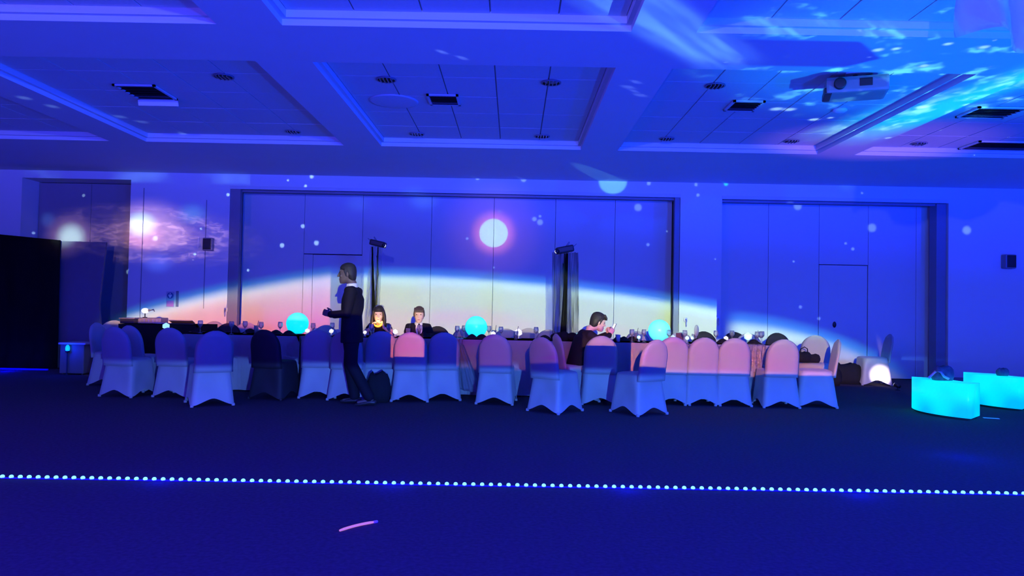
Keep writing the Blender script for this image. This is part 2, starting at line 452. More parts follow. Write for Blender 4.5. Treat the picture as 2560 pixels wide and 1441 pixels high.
M_wall = mat('wall_paint', (.72, .72, .72), .75, var=.02, scale=2, bump=.05, bscale=160)
M_panel = mat('partition_fabric', (.66, .66, .67), .8, var=.02, scale=3, bump=.06, bscale=220)
M_post = mat('post_metal', (.22, .23, .27), .5, metal=.2, var=.05)
M_ceil = mat('ceiling_paint', (.70, .70, .70), .85, var=.03, scale=3, bump=.05, bscale=90)
M_tile = mat('ceiling_tile', (.68, .68, .68), .9, var=.06, scale=25, bump=.15, bscale=150)
M_grid = mat('tile_grid', (.38, .38, .38), .6)
M_carpet = mat('carpet', (.075, .072, .080), .95, var=.45, scale=38, bump=.6, bscale=420, spec=.1)
M_dark = mat('dark_plastic', (.02, .02, .022), .45, var=.2)
M_black = mat('black_fabric', (.012, .012, .014), .85, var=.3, scale=20, bump=.2, bscale=90, spec=.2)
M_drape = mat('black_drape', (.010, .010, .011), .9, var=.3, spec=.1, stretch=(1, 1, .2), scale=12)
M_cover = mat('white_spandex', (.36, .36, .38), .5, var=.05, scale=6, bump=.10, bscale=14, spec=.35, sheen=.2)
M_cloth = mat('white_tablecloth', (.66, .64, .67), .7, var=.04, bump=.12, bscale=20)
M_blackcloth = mat('black_tablecloth', (.015, .014, .016), .85, var=.2, bump=.1, bscale=20)
M_metal = mat('brushed_metal', (.55, .55, .57), .35, metal=.9, var=.08)
M_white = mat('white_gloss', (.82, .82, .84), .35, var=.03)
M_globe = mat('cyan_globe', (.1, .6, .7), .3, var=.0, emit=(0.0, .83, .98), estr=1.0)
M_globe2 = mat('pale_cyan_globe', (.2, .7, .7), .3, var=.0, emit=(.06, .80, .80), estr=1.0)
M_led = mat('led_lens', (.6, .8, .9), .2, var=.0, emit=(.18, .72, 1.0), estr=1.9)
M_tape = mat('led_tape', (.04, .04, .4), .4, var=.1, emit=(0, 0, .60), estr=.35)
M_crystal = mat('lit_crystal', (.8, .9, .95), .12, var=.0, emit=(.42, .95, .95), estr=.9)
M_crystal_w = mat('lit_white_crystal', (.9, .9, .9), .12, var=.0, emit=(.95, .93, .98), estr=1.0)
M_amber = mat('amber_glow', (.9, .4, .05), .3, var=.0, emit=(1.0, .42, .01), estr=1.3)
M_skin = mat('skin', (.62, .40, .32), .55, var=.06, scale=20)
M_skin_d = mat('silhouette_skin', (.12, .08, .07), .6, var=.06, scale=20)  # the man's silhouette darkness is put into this skin colour
M_hair = mat('dark_hair', (.020, .014, .012), .6, var=.4, scale=60, bump=.3, bscale=150, stretch=(1, 1, .3))
M_hair_b = mat('brown_hair', (.060, .035, .025), .6, var=.4, scale=60, bump=.3, bscale=150)
M_suit = mat('dark_suit', (.007, .007, .012), .8, var=.15, bump=.15, bscale=40, spec=.2)
M_jacket = mat('charcoal_jacket', (.014, .013, .016), .8, var=.2, bump=.2, bscale=30, spec=.2)
M_shirt = mat('white_shirt', (.7, .7, .74), .7, var=.03)
M_eye = mat('eye', (.03, .02, .02), .2, var=0)
M_lip = mat('lips', (.45, .16, .15), .5, var=.05)
M_sequin = bpy.data.materials.new('sequin_cloth'); M_sequin.use_nodes = True
_n = M_sequin.node_tree; _p = _n.nodes['Principled BSDF']
_p.inputs['Base Color'].default_value = (.80, .72, .74, 1); _p.inputs['Metallic'].default_value = .3; _p.inputs['Roughness'].default_value = .2
_v = _n.nodes.new('ShaderNodeTexVoronoi'); _v.inputs['Scale'].default_value = 26
_t = _n.nodes.new('ShaderNodeTexCoord'); _n.links.new(_t.outputs['Object'], _v.inputs['Vector'])
_b = _n.nodes.new('ShaderNodeBump'); _b.inputs['Strength'].default_value = .9; _b.inputs['Distance'].default_value = .02
_n.links.new(_v.outputs['Distance'], _b.inputs['Height']); _n.links.new(_b.outputs[0], _p.inputs['Normal'])
# thin glass: mostly clear, mirror-like towards its edges
M_glass = bpy.data.materials.new('thin_glass'); M_glass.use_nodes = True
_n = M_glass.node_tree; _n.nodes.remove(_n.nodes['Principled BSDF'])
_tr = _n.nodes.new('ShaderNodeBsdfTransparent'); _tr.inputs[0].default_value = (.90, .93, .96, 1)
_gl = _n.nodes.new('ShaderNodeBsdfGlossy'); _gl.inputs['Roughness'].default_value = .06
_di = _n.nodes.new('ShaderNodeBsdfDiffuse'); _di.inputs[0].default_value = (.8, .8, .85, 1)
_lw = _n.nodes.new('ShaderNodeLayerWeight'); _lw.inputs[0].default_value = .45
_m1 = _n.nodes.new('ShaderNodeMixShader'); _m2 = _n.nodes.new('ShaderNodeMixShader'); _m2.inputs[0].default_value = .10
_n.links.new(_lw.outputs['Facing'], _m1.inputs[0]); _n.links.new(_tr.outputs[0], _m1.inputs[1]); _n.links.new(_gl.outputs[0], _m1.inputs[2])
_n.links.new(_m1.outputs[0], _m2.inputs[1]); _n.links.new(_di.outputs[0], _m2.inputs[2])
_n.links.new(_m2.outputs[0], _n.nodes['Material Output'].inputs['Surface'])
# sheer voile: woven net, half open
M_sheer = bpy.data.materials.new('sheer_black_voile'); M_sheer.use_nodes = True
_n = M_sheer.node_tree; _p = _n.nodes['Principled BSDF']
_p.inputs['Base Color'].default_value = (.03, .03, .035, 1); _p.inputs['Roughness'].default_value = .8
_tr = _n.nodes.new('ShaderNodeBsdfTransparent'); _mx = _n.nodes.new('ShaderNodeMixShader')
_n2 = _n.nodes.new('ShaderNodeTexNoise'); _n2.inputs['Scale'].default_value = 9
_mp = _n.nodes.new('ShaderNodeMapping'); _mp.inputs['Scale'].default_value = (2.6, 2.6, .22)
_t = _n.nodes.new('ShaderNodeTexCoord'); _n.links.new(_t.outputs['Object'], _mp.inputs[0]); _n.links.new(_mp.outputs[0], _n2.inputs['Vector'])
_r = _n.nodes.new('ShaderNodeMapRange'); _r.inputs[1].default_value = .35; _r.inputs[2].default_value = .65; _r.inputs[3].default_value = .35; _r.inputs[4].default_value = .88
_n.links.new(_n2.outputs[0], _r.inputs[0]); _n.links.new(_r.outputs[0], _mx.inputs[0])
_n.links.new(_tr.outputs[0], _mx.inputs[1]); _n.links.new(_p.outputs[0], _mx.inputs[2])
_n.links.new(_mx.outputs[0], _n.nodes['Material Output'].inputs['Surface'])

M_sheer_p = M_sheer.copy(); M_sheer_p.name = 'pale_voile'
for _q in M_sheer_p.node_tree.nodes:
    if _q.type == 'MAP_RANGE': _q.inputs[3].default_value = .10; _q.inputs[4].default_value = .50
    if _q.type == 'BSDF_PRINCIPLED': _q.inputs['Base Color'].default_value = (.22, .22, .20, 1)
# ------------------------------------------------------------------ the setting
XL, XR, YF = -11.2, 11.2, -5.0
bm = NB(); box(bm, XL, XR, YF, 15.2, -.12, 0); tag(link('floor', bm, M_carpet), kind='structure')
# opening edges read off the photograph
xo0 = PY(572, 600, YW).x; xo1 = PY(1700, 600, YW).x; zo = PY(1200, 483, YW).z
xr0_, xr1_ = PY(1803, 700, YW).x, PY(2371, 700, YW).x; zo2 = PY(2080, 502, YW).z
xq0, xq1 = PY(50, 600, YW).x, PY(323, 600, YW).x; zo3 = PY(190, 447, YW).z
wall = NB()
for x0, x1 in ((XL, xq0), (xq1, xo0), (xo1, xr0_), (xr1_, XR)): box(wall, x0, x1, YW, YW + .75, 0, 3.95)
for x0, x1, z0 in ((xq0, xq1, zo3), (xo0, xo1, zo), (xr0_, xr1_, zo2)): box(wall, x0, x1, YW, YW + .75, z0, 3.95)
box(wall, XL, XR, YW + .76, YW + .9, 0, 3.95)
wall_back = tag(link('wall_back', wall, M_wall), kind='structure')
bm = NB(); box(bm, XL - .15, XL, YF, 15.2, 0, 3.95); tag(link('wall_left', bm, M_wall), kind='structure')
bm = NB(); box(bm, XR, XR + .15, YF, 15.2, 0, 3.95); tag(link('wall_right', bm, M_wall), kind='structure')
bm = NB(); box(bm, XL, XR, YF - .15, YF, 0, 3.95); tag(link('wall_front', bm, M_wall), kind='structure')
# partition panels inside the openings
def panels(xs, ztop, depth, name='partition_panel', m=None):
    for x0, x1 in zip(xs, xs[1:]):
        bm = NB(); box(bm, x0 + .003, x1 - .003, YW + depth, YW + depth + .09, .01, ztop - .012, bev=.006)
        link(name, bm, m or M_panel, wall_back)
sx1 = [xo0 + .06] + [PY(px, 600, YP).x for px in (760, 906, 1078, 1234, 1388, 1537)] + [xo1 - .05]
panels([sx1[0], sx1[1]], zo, .5); panels(sx1[2:], zo, .5)
# door bay between the first two seams: door leaf with panel above
ztd = PY(840, 637, YP).z
bm = NB(); box(bm, sx1[1] + .003, sx1[2] - .003, YP, YP + .09, ztd + .01, zo - .012, bev=.006); link('partition_panel', bm, M_panel, wall_back)
d_l, d_r = PY(781, 700, YP).x, PY(904, 700, YP).x
bm = NB(); box(bm, sx1[1] + .003, d_l - .004, YP, YP + .09, .01, ztd - .005, bev=.006); link('partition_panel', bm, M_panel, wall_back)
bm = NB(); box(bm, d_l, d_r, YP + .008, YP + .08, .012, ztd - .008, bev=.008)
door = tag(link('door_1', bm, M_panel), kind='structure')
bm = NB(); box(bm, d_r - .10, d_r - .06, YP - .03, YP + .01, .96, 1.10, bev=.006); link('door_handle', bm, M_metal, door)
sx2 = [xr0_ + .01] + [PY(px, 700, YP).x for px in (1920, 2047, 2170, 2290)] + [xr1_ - .01]
panels(sx2[:3], zo2, .5); panels(sx2[3:], zo2, .5)
zt2 = PY(2110, 663, YP).z
bm = NB(); box(bm, sx2[2] + .003, sx2[3] - .003, YP, YP + .09, zt2 + .006, zo2 - .012, bev=.006); link('partition_panel', bm, M_panel, wall_back)
bm = NB(); box(bm, sx2[2] + .01, sx2[3] - .01, YP + .008, YP + .08, .012, zt2 - .006, bev=.008)
door2 = tag(link('door_2', bm, M_panel), kind='structure')
hp = PY(2086, 812, YP)
bm = NB(); ellipsoid(bm, (hp.x, YP - .005, hp.z), (.035, .02, .06)); link('door_handle', bm, M_dark, door2, True)
# recess on the far left: dark panels set deep
sx3 = [xq0 + .01, (xq0 + xq1) / 2, xq1 - .01]
panels(sx3, zo3, .5, 'recess_panel', mat('dark_recess_panel', (.28, .27, .29), .8, var=.04))
# header tracks and posts round the openings
def trim(name, x0, x1, y0, y1, z0, z1, m=M_post):
    bm = NB(); box(bm, x0, x1, y0, y1, z0, z1, bev=.004); return tag(link(name, bm, m), kind='structure')
trim('trim_1', xo0, xo1, YW - .02, YW - .003, zo - .015, zo + .045, M_panel)
trim('trim_2', xo0 + .18, xo1, YW + .1, YW + .2, zo - .05, zo - .008, M_post)
trim('trim_3', xr0_, xr1_, YW - .02, YW - .003, zo2 - .01, zo2 + .05, M_panel)
trim('trim_4', xr0_ + .02, xr1_ - .02, YW + .1, YW + .2, zo2 - .05, zo2 - .008, M_post)
trim('trim_5', xo0 + .002, xo0 + .19, YW + .01, YW + .14, .01, zo - .01, M_post)      # dark jamb post, left
trim('trim_6', xo1 - .10, xo1 - .004, YW + .02, YW + .10, .01, zo - .01, M_post)      # dark jamb post, right
trim('trim_7', xr1_ - .19, xr1_ - .01, YW + .06, YW + .30, .01, zo2 - .01, M_post)
for k, (px, py0, py1) in enumerate(((350, 470, 800), (509, 500, 772))):
    p0 = PY(px, py0, YW); p1_ = PY(px, py1, YW)
    trim('trim_%d' % (8 + k), p1_.x - .006, p1_.x + .006, YW - .012, YW - .001, p1_.z if k else .1, p0.z, M_post)
bm = NB()
for x0, x1 in ((XL, xq0), (xq1, xo0), (xo1, xr0_), (xr1_, XR)): box(bm, x0, x1, YW - .018, YW - .001, 0, .1)
tag(link('baseboard_back', bm, M_post), kind='structure')

# ceiling: slab with coffers
cols = [(-9.2, -6.18), (-5.62, -2.62), (-2.05, .97), (1.53, 4.55), (5.11, 8.13)]
rows = [(2.50, 6.34), (7.30, 11.15)]
xb_ = [XL] + [c_ for p in cols for c_ in p] + [XR]
yb_ = [YF] + [c_ for p in rows for c_ in p] + [YW + .01]
bm = NB()
for i in range(len(xb_) - 1):
    for j in range(len(yb_) - 1):
        if i % 2 == 1 and j % 2 == 1: continue
        box(bm, xb_[i], xb_[i + 1], yb_[j], yb_[j + 1], ZC, 3.95)
for x0, x1 in cols:
    for y0, y1 in rows: box(bm, x0, x1, y0, y1, ZT + .03, 3.95)
ceiling = tag(link('ceiling', bm, M_ceil), kind='structure')
tk = 10
tile_me = {}
for x0, x1 in cols:
    for y0, y1 in rows:
        bm = NB(); s = .045           # stepped moulding round the coffer
        z0, z1 = ZC + .055, ZT + .028
        box(bm, x0, x0 + s, y0, y1, z0, z1); box(bm, x1 - s, x1, y0, y1, z0, z1)
        box(bm, x0 + s, x1 - s, y0, y0 + s, z0, z1); box(bm, x0 + s, x1 - s, y1 - s, y1, z0, z1)
        tag(link('trim_%d' % tk, bm, M_ceil), kind='structure'); tk += 1
        nx, ny = 5, 5
        ax, ay = x0 + s, y0 + s; wx = (x1 - x0 - 2 * s) / nx; wy = (y1 - y0 - 2 * s) / ny
        key = (round(wx, 3), round(wy, 3))
        for i in range(nx):
            for j in range(ny):
                if key not in tile_me:
                    bm = NB(); box(bm, -wx / 2 + .007, wx / 2 - .007, -wy / 2 + .007, wy / 2 - .007, 0, .014)
                    o = link('ceiling_tile', bm, M_tile, ceiling); tile_me[key] = o.data
                else:
                    o = bpy.data.objects.new('ceiling_tile', tile_me[key]); COL.objects.link(o); o.parent = ceiling
                o.location = (ax + wx * (i + .5), ay + wy * (j + .5), ZT + random.uniform(-.0015, .0015))
bm = NB()
for x0, x1 in cols:
    for y0, y1 in rows: box(bm, x0 + .046, x1 - .046, y0 + .046, y1 - .046, ZT + .018, ZT + .029)
tag(link('tile_grid', bm, M_grid, ceiling), kind='stuff')

# downlights: square louvred openings, dark because switched off
def downlight(x, y, label, r=.095):
    t = thing('downlight', label, 'ceiling light', (x, y, ZT - .004), 0, 'switched-off downlights in the ceiling')
    bm = NB(); lathe(bm, [(r, .0), (r + .018, .0), (r + .018, -.010), (r, -.012)], 24, cap0=False, cap1=False); link('rim', bm, M_post, t, True)
    bm = NB(); lathe(bm, [(r, -.002), (r * .8, .003)], 24, cap0=False); link('reflector', bm, M_dark, t, True)
    for k in range(4):
        bm = NB(); xx = (k - 1.5) * r * .42; hl = math.sqrt(r * r - xx * xx) * .95
        box(bm, xx - .004, xx + .004, -hl, hl, -.026, -.002); link('louvre_blade', bm, M_metal, t)
    return t
names_c = {-3.29: 'left', -1.47: 'middle-left', .37: 'middle-right', 2.2: 'right', 4.03: 'far-right'}
dl_names = {('front', 0): 'downlight of the left coffer, right of the open-flap vent', ('front', 1): 'downlight at the front left of the middle coffer', ('front', 2): 'downlight at the front right of the middle coffer',
            ('front', 3): 'downlight above the vent left of the ceiling projector', ('back', 0): 'downlight at the back of the left coffer', ('back', 1): 'downlight at the back left of the middle coffer',
            ('back', 2): 'downlight at the back right of the middle coffer', ('back', 3): 'downlight at the back left of the projector coffer', ('back', 4): 'downlight at the back right of the projector coffer'}
for i, cxn in enumerate((-3.29, -1.47, .37, 2.2, 4.03)):
    for y, rn in ((8.2, 'front'), (10.8, 'back')):
        if i == 4 and rn == 'front': continue
        downlight(cxn, y, 'dark round ' + dl_names[(rn, i)])
downlight(5.9, 10.8, 'dark round downlight in the rightmost coffer beside the wide black vent')
# air vents
def vent(px, py, wx, wy, label, open_=False, z=ZT):
    p = PZ(px, py, z - .01)
    t = thing('ceiling_vent', label, 'air vent', (p.x, p.y, z - .005))
    bm = NB()
    for a_ in ((-wx, wx, -wy, -wy + .03), (-wx, wx, wy - .03, wy), (-wx, -wx + .03, -wy, wy), (wx - .03, wx, -wy, wy)): box(bm, a_[0], a_[1], a_[2], a_[3], -.022, -.001)
    link('frame', bm, M_tile, t)
    bm = NB(); box(bm, -wx + .02, wx - .02, -wy + .02, wy - .02, -.006, -.002); link('backing', bm, M_dark, t)
    for k in range(6):
        yy = -wy + .05 + (2 * wy - .1) * k / 5
        bm = NB(); Mx = Matrix.Translation((0, yy, -.016)) @ Matrix.Rotation(math.radians(35), 4, 'X')
        box(bm, -wx + .03, wx - .03, -.022, .022, -.0015, .0015, M=Mx); link('slat', bm, M_post if k > 3 else M_dark, t)
    if open_:
        bm = NB(); Mx = Matrix.Translation((0, wy, -.02)) @ Matrix.Rotation(math.radians(-70), 4, 'X')
        box(bm, -wx, wx, 0, .07, -.004, .004, M=Mx); link('flap', bm, M_white, t)
    return t
vent(365, 230, .25, .30, 'dark ceiling vent with a bright lowered flap in the left coffer', True)
vent(1110, 249, .19, .22, 'square ceiling vent with dark slats in the middle coffer')
vent(1860, 264, .19, .22, 'square ceiling vent in the right coffer left of the ceiling projector')
vent(2478, 281, .30, .24, 'dark vent in the rightmost coffer, nearer of its two')
vent(2510, 364, .52, .26, 'wide black vent at the back of the rightmost coffer')
p = PZ(2100, 273, ZT)
bm = NB(); lathe(bm, [(.085, 0), (.085, -.02), (.06, -.04), (.03, -.045)], 24)
o = link('smoke_detector', bm, M_white, None, True); o.location = (p.x, p.y, ZT - .002); tag(o, 'round smoke detector on the ceiling below the ceiling projector', 'smoke detector')
p = PY(1110, 249, 9)
# faint round access panel left of the middle vent
p = PZ(985, 252, ZT)
bm = NB(); lathe(bm, [(.30, 0), (.30, -.012), (.27, -.016)], 36)
o = link('ceiling_speaker', bm, M_tile, None, True); o.location = (p.x, p.y, ZT - .002); tag(o, 'flat round speaker grille beside the vent in the middle coffer', 'speaker')

# ceiling projector
pp = PY(2138, 222, 7.75)
t = thing('ceiling_projector', 'white ceiling-mounted video projector hanging in the right coffer', 'projector', (pp.x, pp.y, pp.z), math.radians(-18))
bm = NB(); box(bm, -.30, .30, -.20, .20, -.085, .085, bev=.03); link('body', bm, mat('projector_shell', (.22, .22, .25), .4), t, False)
bm = NB(); lathe(bm, [(.055, 0), (.06, .05), (.045, .052)], 24)
for v_ in bm.verts: v_.co = Vector((v_.co.x - .17, -.20 - v_.co.z, v_.co.y + .0))
link('lens', bm, M_dark, t, True)
bm = NB(); box(bm, .02, .14, -.207, -.2, -.03, .05, bev=.004); link('port_panel', bm, M_dark, t)
bm = NB(); box(bm, -.315, -.24, -.19, .12, -.09, -.02, bev=.01); link('air_grille', bm, M_dark, t)
hz = (ZT + .02 - pp.z)
bm = NB(); tube(bm, [(0, 0, .08), (0, 0, hz - .02)], [.025, .025]); link('mount_pole', bm, M_dark, t, True)
bm = NB()
for a_ in range(4):
    ca, sa = math.cos(a_ * PI / 2 + .7), math.sin(a_ * PI / 2 + .7)
    tube(bm, [(0, 0, .115), (ca * .22, sa * .16, .10), (ca * .24, sa * .17, .07)], [.012, .012, .012], n=8)
link('mount_arms', bm, M_dark, t, True)
bm = NB(); box(bm, -.10, .10, -.10, .10, hz - .03, hz - .018, bev=.004); link('ceiling_plate', bm, M_white, t)

# hanging white fabric, top right
Yf = 5.1
x0 = PY(2398, 60, Yf).x; 
bm = NB(); nx, nz = 70, 10; grid = []
for j in range(nz + 1):
    row = []
    for i in range(nx + 1):
        f = i / nx; tz = j / nz
        x = x0 + f * 2.2
        zb = 3.13 + .05 * math.sin(f * 22) + .09 * math.sin(f * 7 + 2.4) + (.12 if f > .12 else .12 * f / .12) * .6
        z = 3.76 - (3.76 - zb) * tz
        y = Yf + .05 * math.sin(f * 40 + .6 * math.sin(tz * 3)) * (.4 + tz) + .03 * math.sin(f * 17 + tz * 2)
        row.append(bm.verts.new((x + .012 * math.sin(tz * 5 + f * 30), y, z)))
    grid.append(row)
for j in range(nz):
    for i in range(nx): bm.faces.new((grid[j][i], grid[j][i + 1], grid[j + 1][i + 1], grid[j + 1][i]))
bmesh.ops.solidify(bm, geom=bm.faces[:], thickness=.004)
o = link('hanging_fabric', bm, mat('white_voile', (.85, .86, .88), .8, var=.03), None, True); tag(o, 'white gathered fabric hanging from the ceiling with a wavy hem', 'drape')

# wall signs and fittings
p = PY(426, 748, YW)
t = thing('safety_sign', 'blue and pink safety sign with a standing figure symbol on the back wall', 'sign', (p.x, YW - .006, p.z))
M_sb = mat('sign_blue', (.03, .12, .30), .5, var=.02); M_sp = mat('sign_pink', (.75, .22, .50), .5, var=.15, scale=18); M_sg = mat('sign_grey', (.45, .48, .55), .5, var=.03)
bm = NB(); box(bm, -.075, .075, -.003, .003, -.15, .14); link('board', bm, M_sg, t)
bm = NB(); box(bm, -.065, .065, -.005, -.002, -.14, -.03); link('pink_notice', bm, M_sp, t)
bm = NB(); lathe(bm, [(.06, 0), (.06, .003)], 28)
for v_ in bm.verts: v_.co = Vector((v_.co.x, -.004 - v_.co.z, v_.co.y + .065))
link('blue_disc', bm, M_sb, t)
bm = NB(); box(bm, -.013, .013, -.012, -.008, .025, .085, bev=.003); ellipsoid(bm, (0, -.010, .104), (.012, .003, .012), 10)
box(bm, -.03, -.019, -.012, -.008, .05, .085); box(bm, .019, .03, -.012, -.008, .05, .085)
link('figure_symbol', bm, M_white, t)
p = PY(440, 748, YW)
bm = NB(); box(bm, -.02, .02, -.03, 0, -.145, .15, bev=.004); o = link('wall_bracket', bm, M_post); o.location = (p.x + .03, YW - .001, p.z); tag(o, 'narrow dark vertical bar on the wall right of the safety sign', 'bracket')
p = PY(525, 612, YW)
t = thing('wall_speaker', 'small dark loudspeaker high on the back wall left of the wide opening', 'speaker', (p.x, YW - .07, p.z))
bm = NB(); box(bm, -.09, .09, -.06, .06, -.12, .12, bev=.02); link('cabinet', bm, M_post, t)
bm = NB(); box(bm, -.075, .075, -.068, -.06, -.10, .10, bev=.01); link('grille', bm, M_dark, t)
bm = NB(); box(bm, -.03, .03, .0, .069, -.03, .03); link('bracket', bm, M_dark, t)
p = PY(497, 607, YW)
bm = NB(); box(bm, -.012, .012, -.02, 0, -.10, .10, bev=.004); box(bm, .02, .035, -.02, 0, -.08, .08, bev=.004)
o = link('wall_conduit', bm, M_white); o.location = (p.x, YW - .001, p.z); tag(o, 'pair of short pale conduits beside the dark wall speaker', 'conduit')
p = PY(2515, 655, YW)
t = thing('wall_box', 'dark loudspeaker box on the back wall at the far right', 'speaker', (p.x, YW - .08, p.z))
bm = NB(); box(bm, -.10, .10, -.07, .07, -.13, .13, bev=.02); link('cabinet', bm, M_post, t)
bm = NB(); box(bm, -.08, .08, -.076, -.07, -.11, .11, bev=.01); link('grille', bm, M_dark, t)
bm = NB(); box(bm, -.03, .03, .0, .079, -.03, .03); link('bracket', bm, M_dark, t)
def pull(px, py, Y, label):
    p = PY(px, py, Y)
    t = thing('latch_handle', label, 'handle', (p.x, Y, p.z))
    bm = NB(); box(bm, -.03, .03, -.02, 0, -.035, .035, bev=.005); link('plate', bm, M_metal, t)
    bm = NB(); tube(bm, [(0, -.02, .01), (0, -.05, .0), (0, -.055, -.12)], [.011, .012, .01], n=8); link('lever', bm, M_metal, t, True)
pull(565, 775, YW - .001, 'latch handle on the wall left of the left jamb post')
pull(1714, 800, YW - .001, 'latch handle on the wall right of the right jamb post')
pull(1795, 797, YW - .001, 'pale latch handle at the lit corner beside the right opening')

# black booth drapes at the far left
def curtain(name, x0, x1, y, z0, z1a, z1b, m, label, cat, amp=.05, freq=9.0, taper=None, nz=8, parent=None, thick=.006):
    bm = NB(); nx = max(24, int(abs(x1 - x0) * 26)); grid = []
    for j in range(nz + 1):
        tz = j / nz; row = []
        for i in range(nx + 1):
            f = i / nx
            zt = z1a + (z1b - z1a) * f
            z = zt + (z0 - zt) * tz
            xx = x0 + (x1 - x0) * f
            if taper: xx = taper(f, tz, xx)
            row.append(bm.verts.new((xx, y + amp * (.4 + .6 * tz) * math.sin(f * (x1 - x0) * freq + .5 * math.sin(tz * 2.2 + f * 5)), z)))
        grid.append(row)
    for j in range(nz):
        for i in range(nx): bm.faces.new((grid[j][i], grid[j][i + 1], grid[j + 1][i + 1], grid[j + 1][i]))
    bmesh.ops.solidify(bm, geom=bm.faces[:], thickness=thick)
    o = link(name, bm, m, parent, True)
    if parent is None: tag(o, label, cat)
    return o
Yb = 13.0
za = PY(0, 583, Yb).z; zb = PY(145, 601, Yb).z; xbb = PY(145, 800, Yb).x
curtain('booth_curtain', -10.9, xbb, Yb, .01, za + .12, zb, M_drape, 'tall black curtain booth standing in the far left corner', 'curtain', .05, 11)
pa = PY(147, 603, Yb + .12); pb = PY(265, 606, Yb + .12); pc_ = PY(250, 760, Yb + .12)
M_screen = mat('grey_screen', (.11, .11, .14), .7, var=.08)
bm = NB()
vs = [(pa.x, pa.z), (pb.x, pb.z), (pc_.x - .02, pc_.z), (pc_.x + .1, .02), (pa.x, .02)]
f_ = [bm.verts.new((x, Yb + .12, z)) for x, z in vs]; b_ = [bm.verts.new((x, Yb + .17, z)) for x, z in vs]
bm.faces.new(f_); bm.faces.new(b_[::-1])
for k in range(5): bm.faces.new((f_[k], f_[(k + 1) % 5], b_[(k + 1) % 5], b_[k]))
o = link('backdrop_screen', bm, M_screen); tag(o, 'dark blue-grey slanted screen standing beside the black curtain booth', 'screen')
# low blue glow line of the booth
a1 = PY(120, 907, 12.74)
bm = NB(); box(bm, -10.2, a1.x, 12.72, 12.76, .004, .03, bev=.004)
M_booth = mat('blue_tube', (.02, .02, .5), .3, var=0, emit=(.0, .0, .6), estr=.9)
o = link('blue_light_bar', bm, M_booth); tag(o, 'dim blue light bar on the floor along the black curtain booth', 'light')
wash('booth_glow', (-8.55, 12.5, .14), (.0, .0, 1.0), 14, .05); wash('booth_glow', (-9.4, 12.5, .14), (.0, .0, 1.0), 14, .05)
# loudspeaker box with a blue lamp
p = PZ(205, 912, 0)
Ys = 12.3; xx0 = PY(166, 880, Ys).x; xx1 = PY(226, 880, Ys).x; zt_ = PY(200, 856, Ys).z
t = thing('stage_box', 'low dark box with a pale top left of the first white chair', 'box', ((xx0 + xx1) / 2, Ys, 0))
hw = (xx1 - xx0) / 2
bm = NB(); box(bm, -hw, hw, -.18, .18, .02, zt_ - .03, bev=.015); link('body', bm, M_screen, t)
bm = NB(); box(bm, -hw - .02, hw + .03, -.20, .20, zt_ - .03, zt_, bev=.008); link('top_panel', bm, M_cloth, t)
for sx_ in (-1, 1):
    for sy_ in (-1, 1):
        bm = NB(); lathe(bm, [(.02, 0), (.02, .022)], 12, c=(sx_ * (hw - .04), sy_ * .14, 0)); link('foot', bm, M_dark, t)
pb_ = PY(169, 872, Ys - .24)
t = thing('uplight', 'small uplight with a bright blue lens in front of the low dark box', 'lamp', (pb_.x, Ys - .24, 0))
bm = NB(); lathe(bm, [(.05, 0), (.05, .012), (.010, .016), (.010, pb_.z - .06)], 16); link('stand', bm, M_dark, t, True)
bm = NB(); ellipsoid(bm, (0, 0, pb_.z), (.034, .034, .062), 16)
link('lens', bm, mat('blue_lens', (.1, .5, .9), .2, var=0, emit=(0, .35, 1.0), estr=1.4), t, True)
bm = NB(); lathe(bm, [(.028, pb_.z - .062), (.036, pb_.z - .045), (.036, pb_.z - .035)], 16, cap1=False); link('socket', bm, M_dark, t, True)
wash('uplight_glow', (pb_.x + .03, Ys - .36, pb_.z), (.0, .02, 1.0), 5, .04)

# ------------------------------------------------------------------ chairs
def smooth01(t): t = max(0, min(1, t)); return t * t * (3 - 2 * t)
def back_mesh(H=.90):
    bm = NB(); nr, nc = 16, 12
    front, rear = [], []
    z0 = .40
    for j in range(nr + 1):
        t = j / nr; z = z0 + (H - z0) * (1 - (1 - t) ** 1.35)
        q = (z - z0) / (H - z0)
        if q < .5: hw_ = .222 - .006 * q
        else: hw_ = .219 * max(0.02, (1 - ((q - .5) / .5) ** 2.3)) ** .5
        yc = -.215 - .085 * q ** 1.2
        ra, rb = [], []
        for i in range(nc + 1):
            s_ = -1 + 2 * i / nc
            th = .026 * (max(0, 1 - abs(s_) ** 4) ** .5) * (1 if q < .9 else max(.15, (1 - q) / .1))
            bow = .018 * (1 - s_ * s_)
            ra.append(bm.verts.new((s_ * hw_, yc - th - bow, z))); rb.append(bm.verts.new((s_ * hw_, yc + th - bow * .7, z)))
        rear.append(ra); front.append(rb)
    for g in (front, rear):
        for j in range(nr):
            for i in range(nc): bm.faces.new((g[j][i], g[j][i + 1], g[j + 1][i + 1], g[j + 1][i]))
    for j in range(nr):
        for i_ in (0, nc): bm.faces.new((front[j][i_], rear[j][i_], rear[j + 1][i_], front[j + 1][i_]))
    for j_ in (0, nr):
        for i in range(nc): bm.faces.new((front[j_][i], rear[j_][i], rear[j_][i + 1], front[j_][i + 1]))
    bmesh.ops.remove_doubles(bm, verts=bm.verts[:], dist=.0005)
    return bm
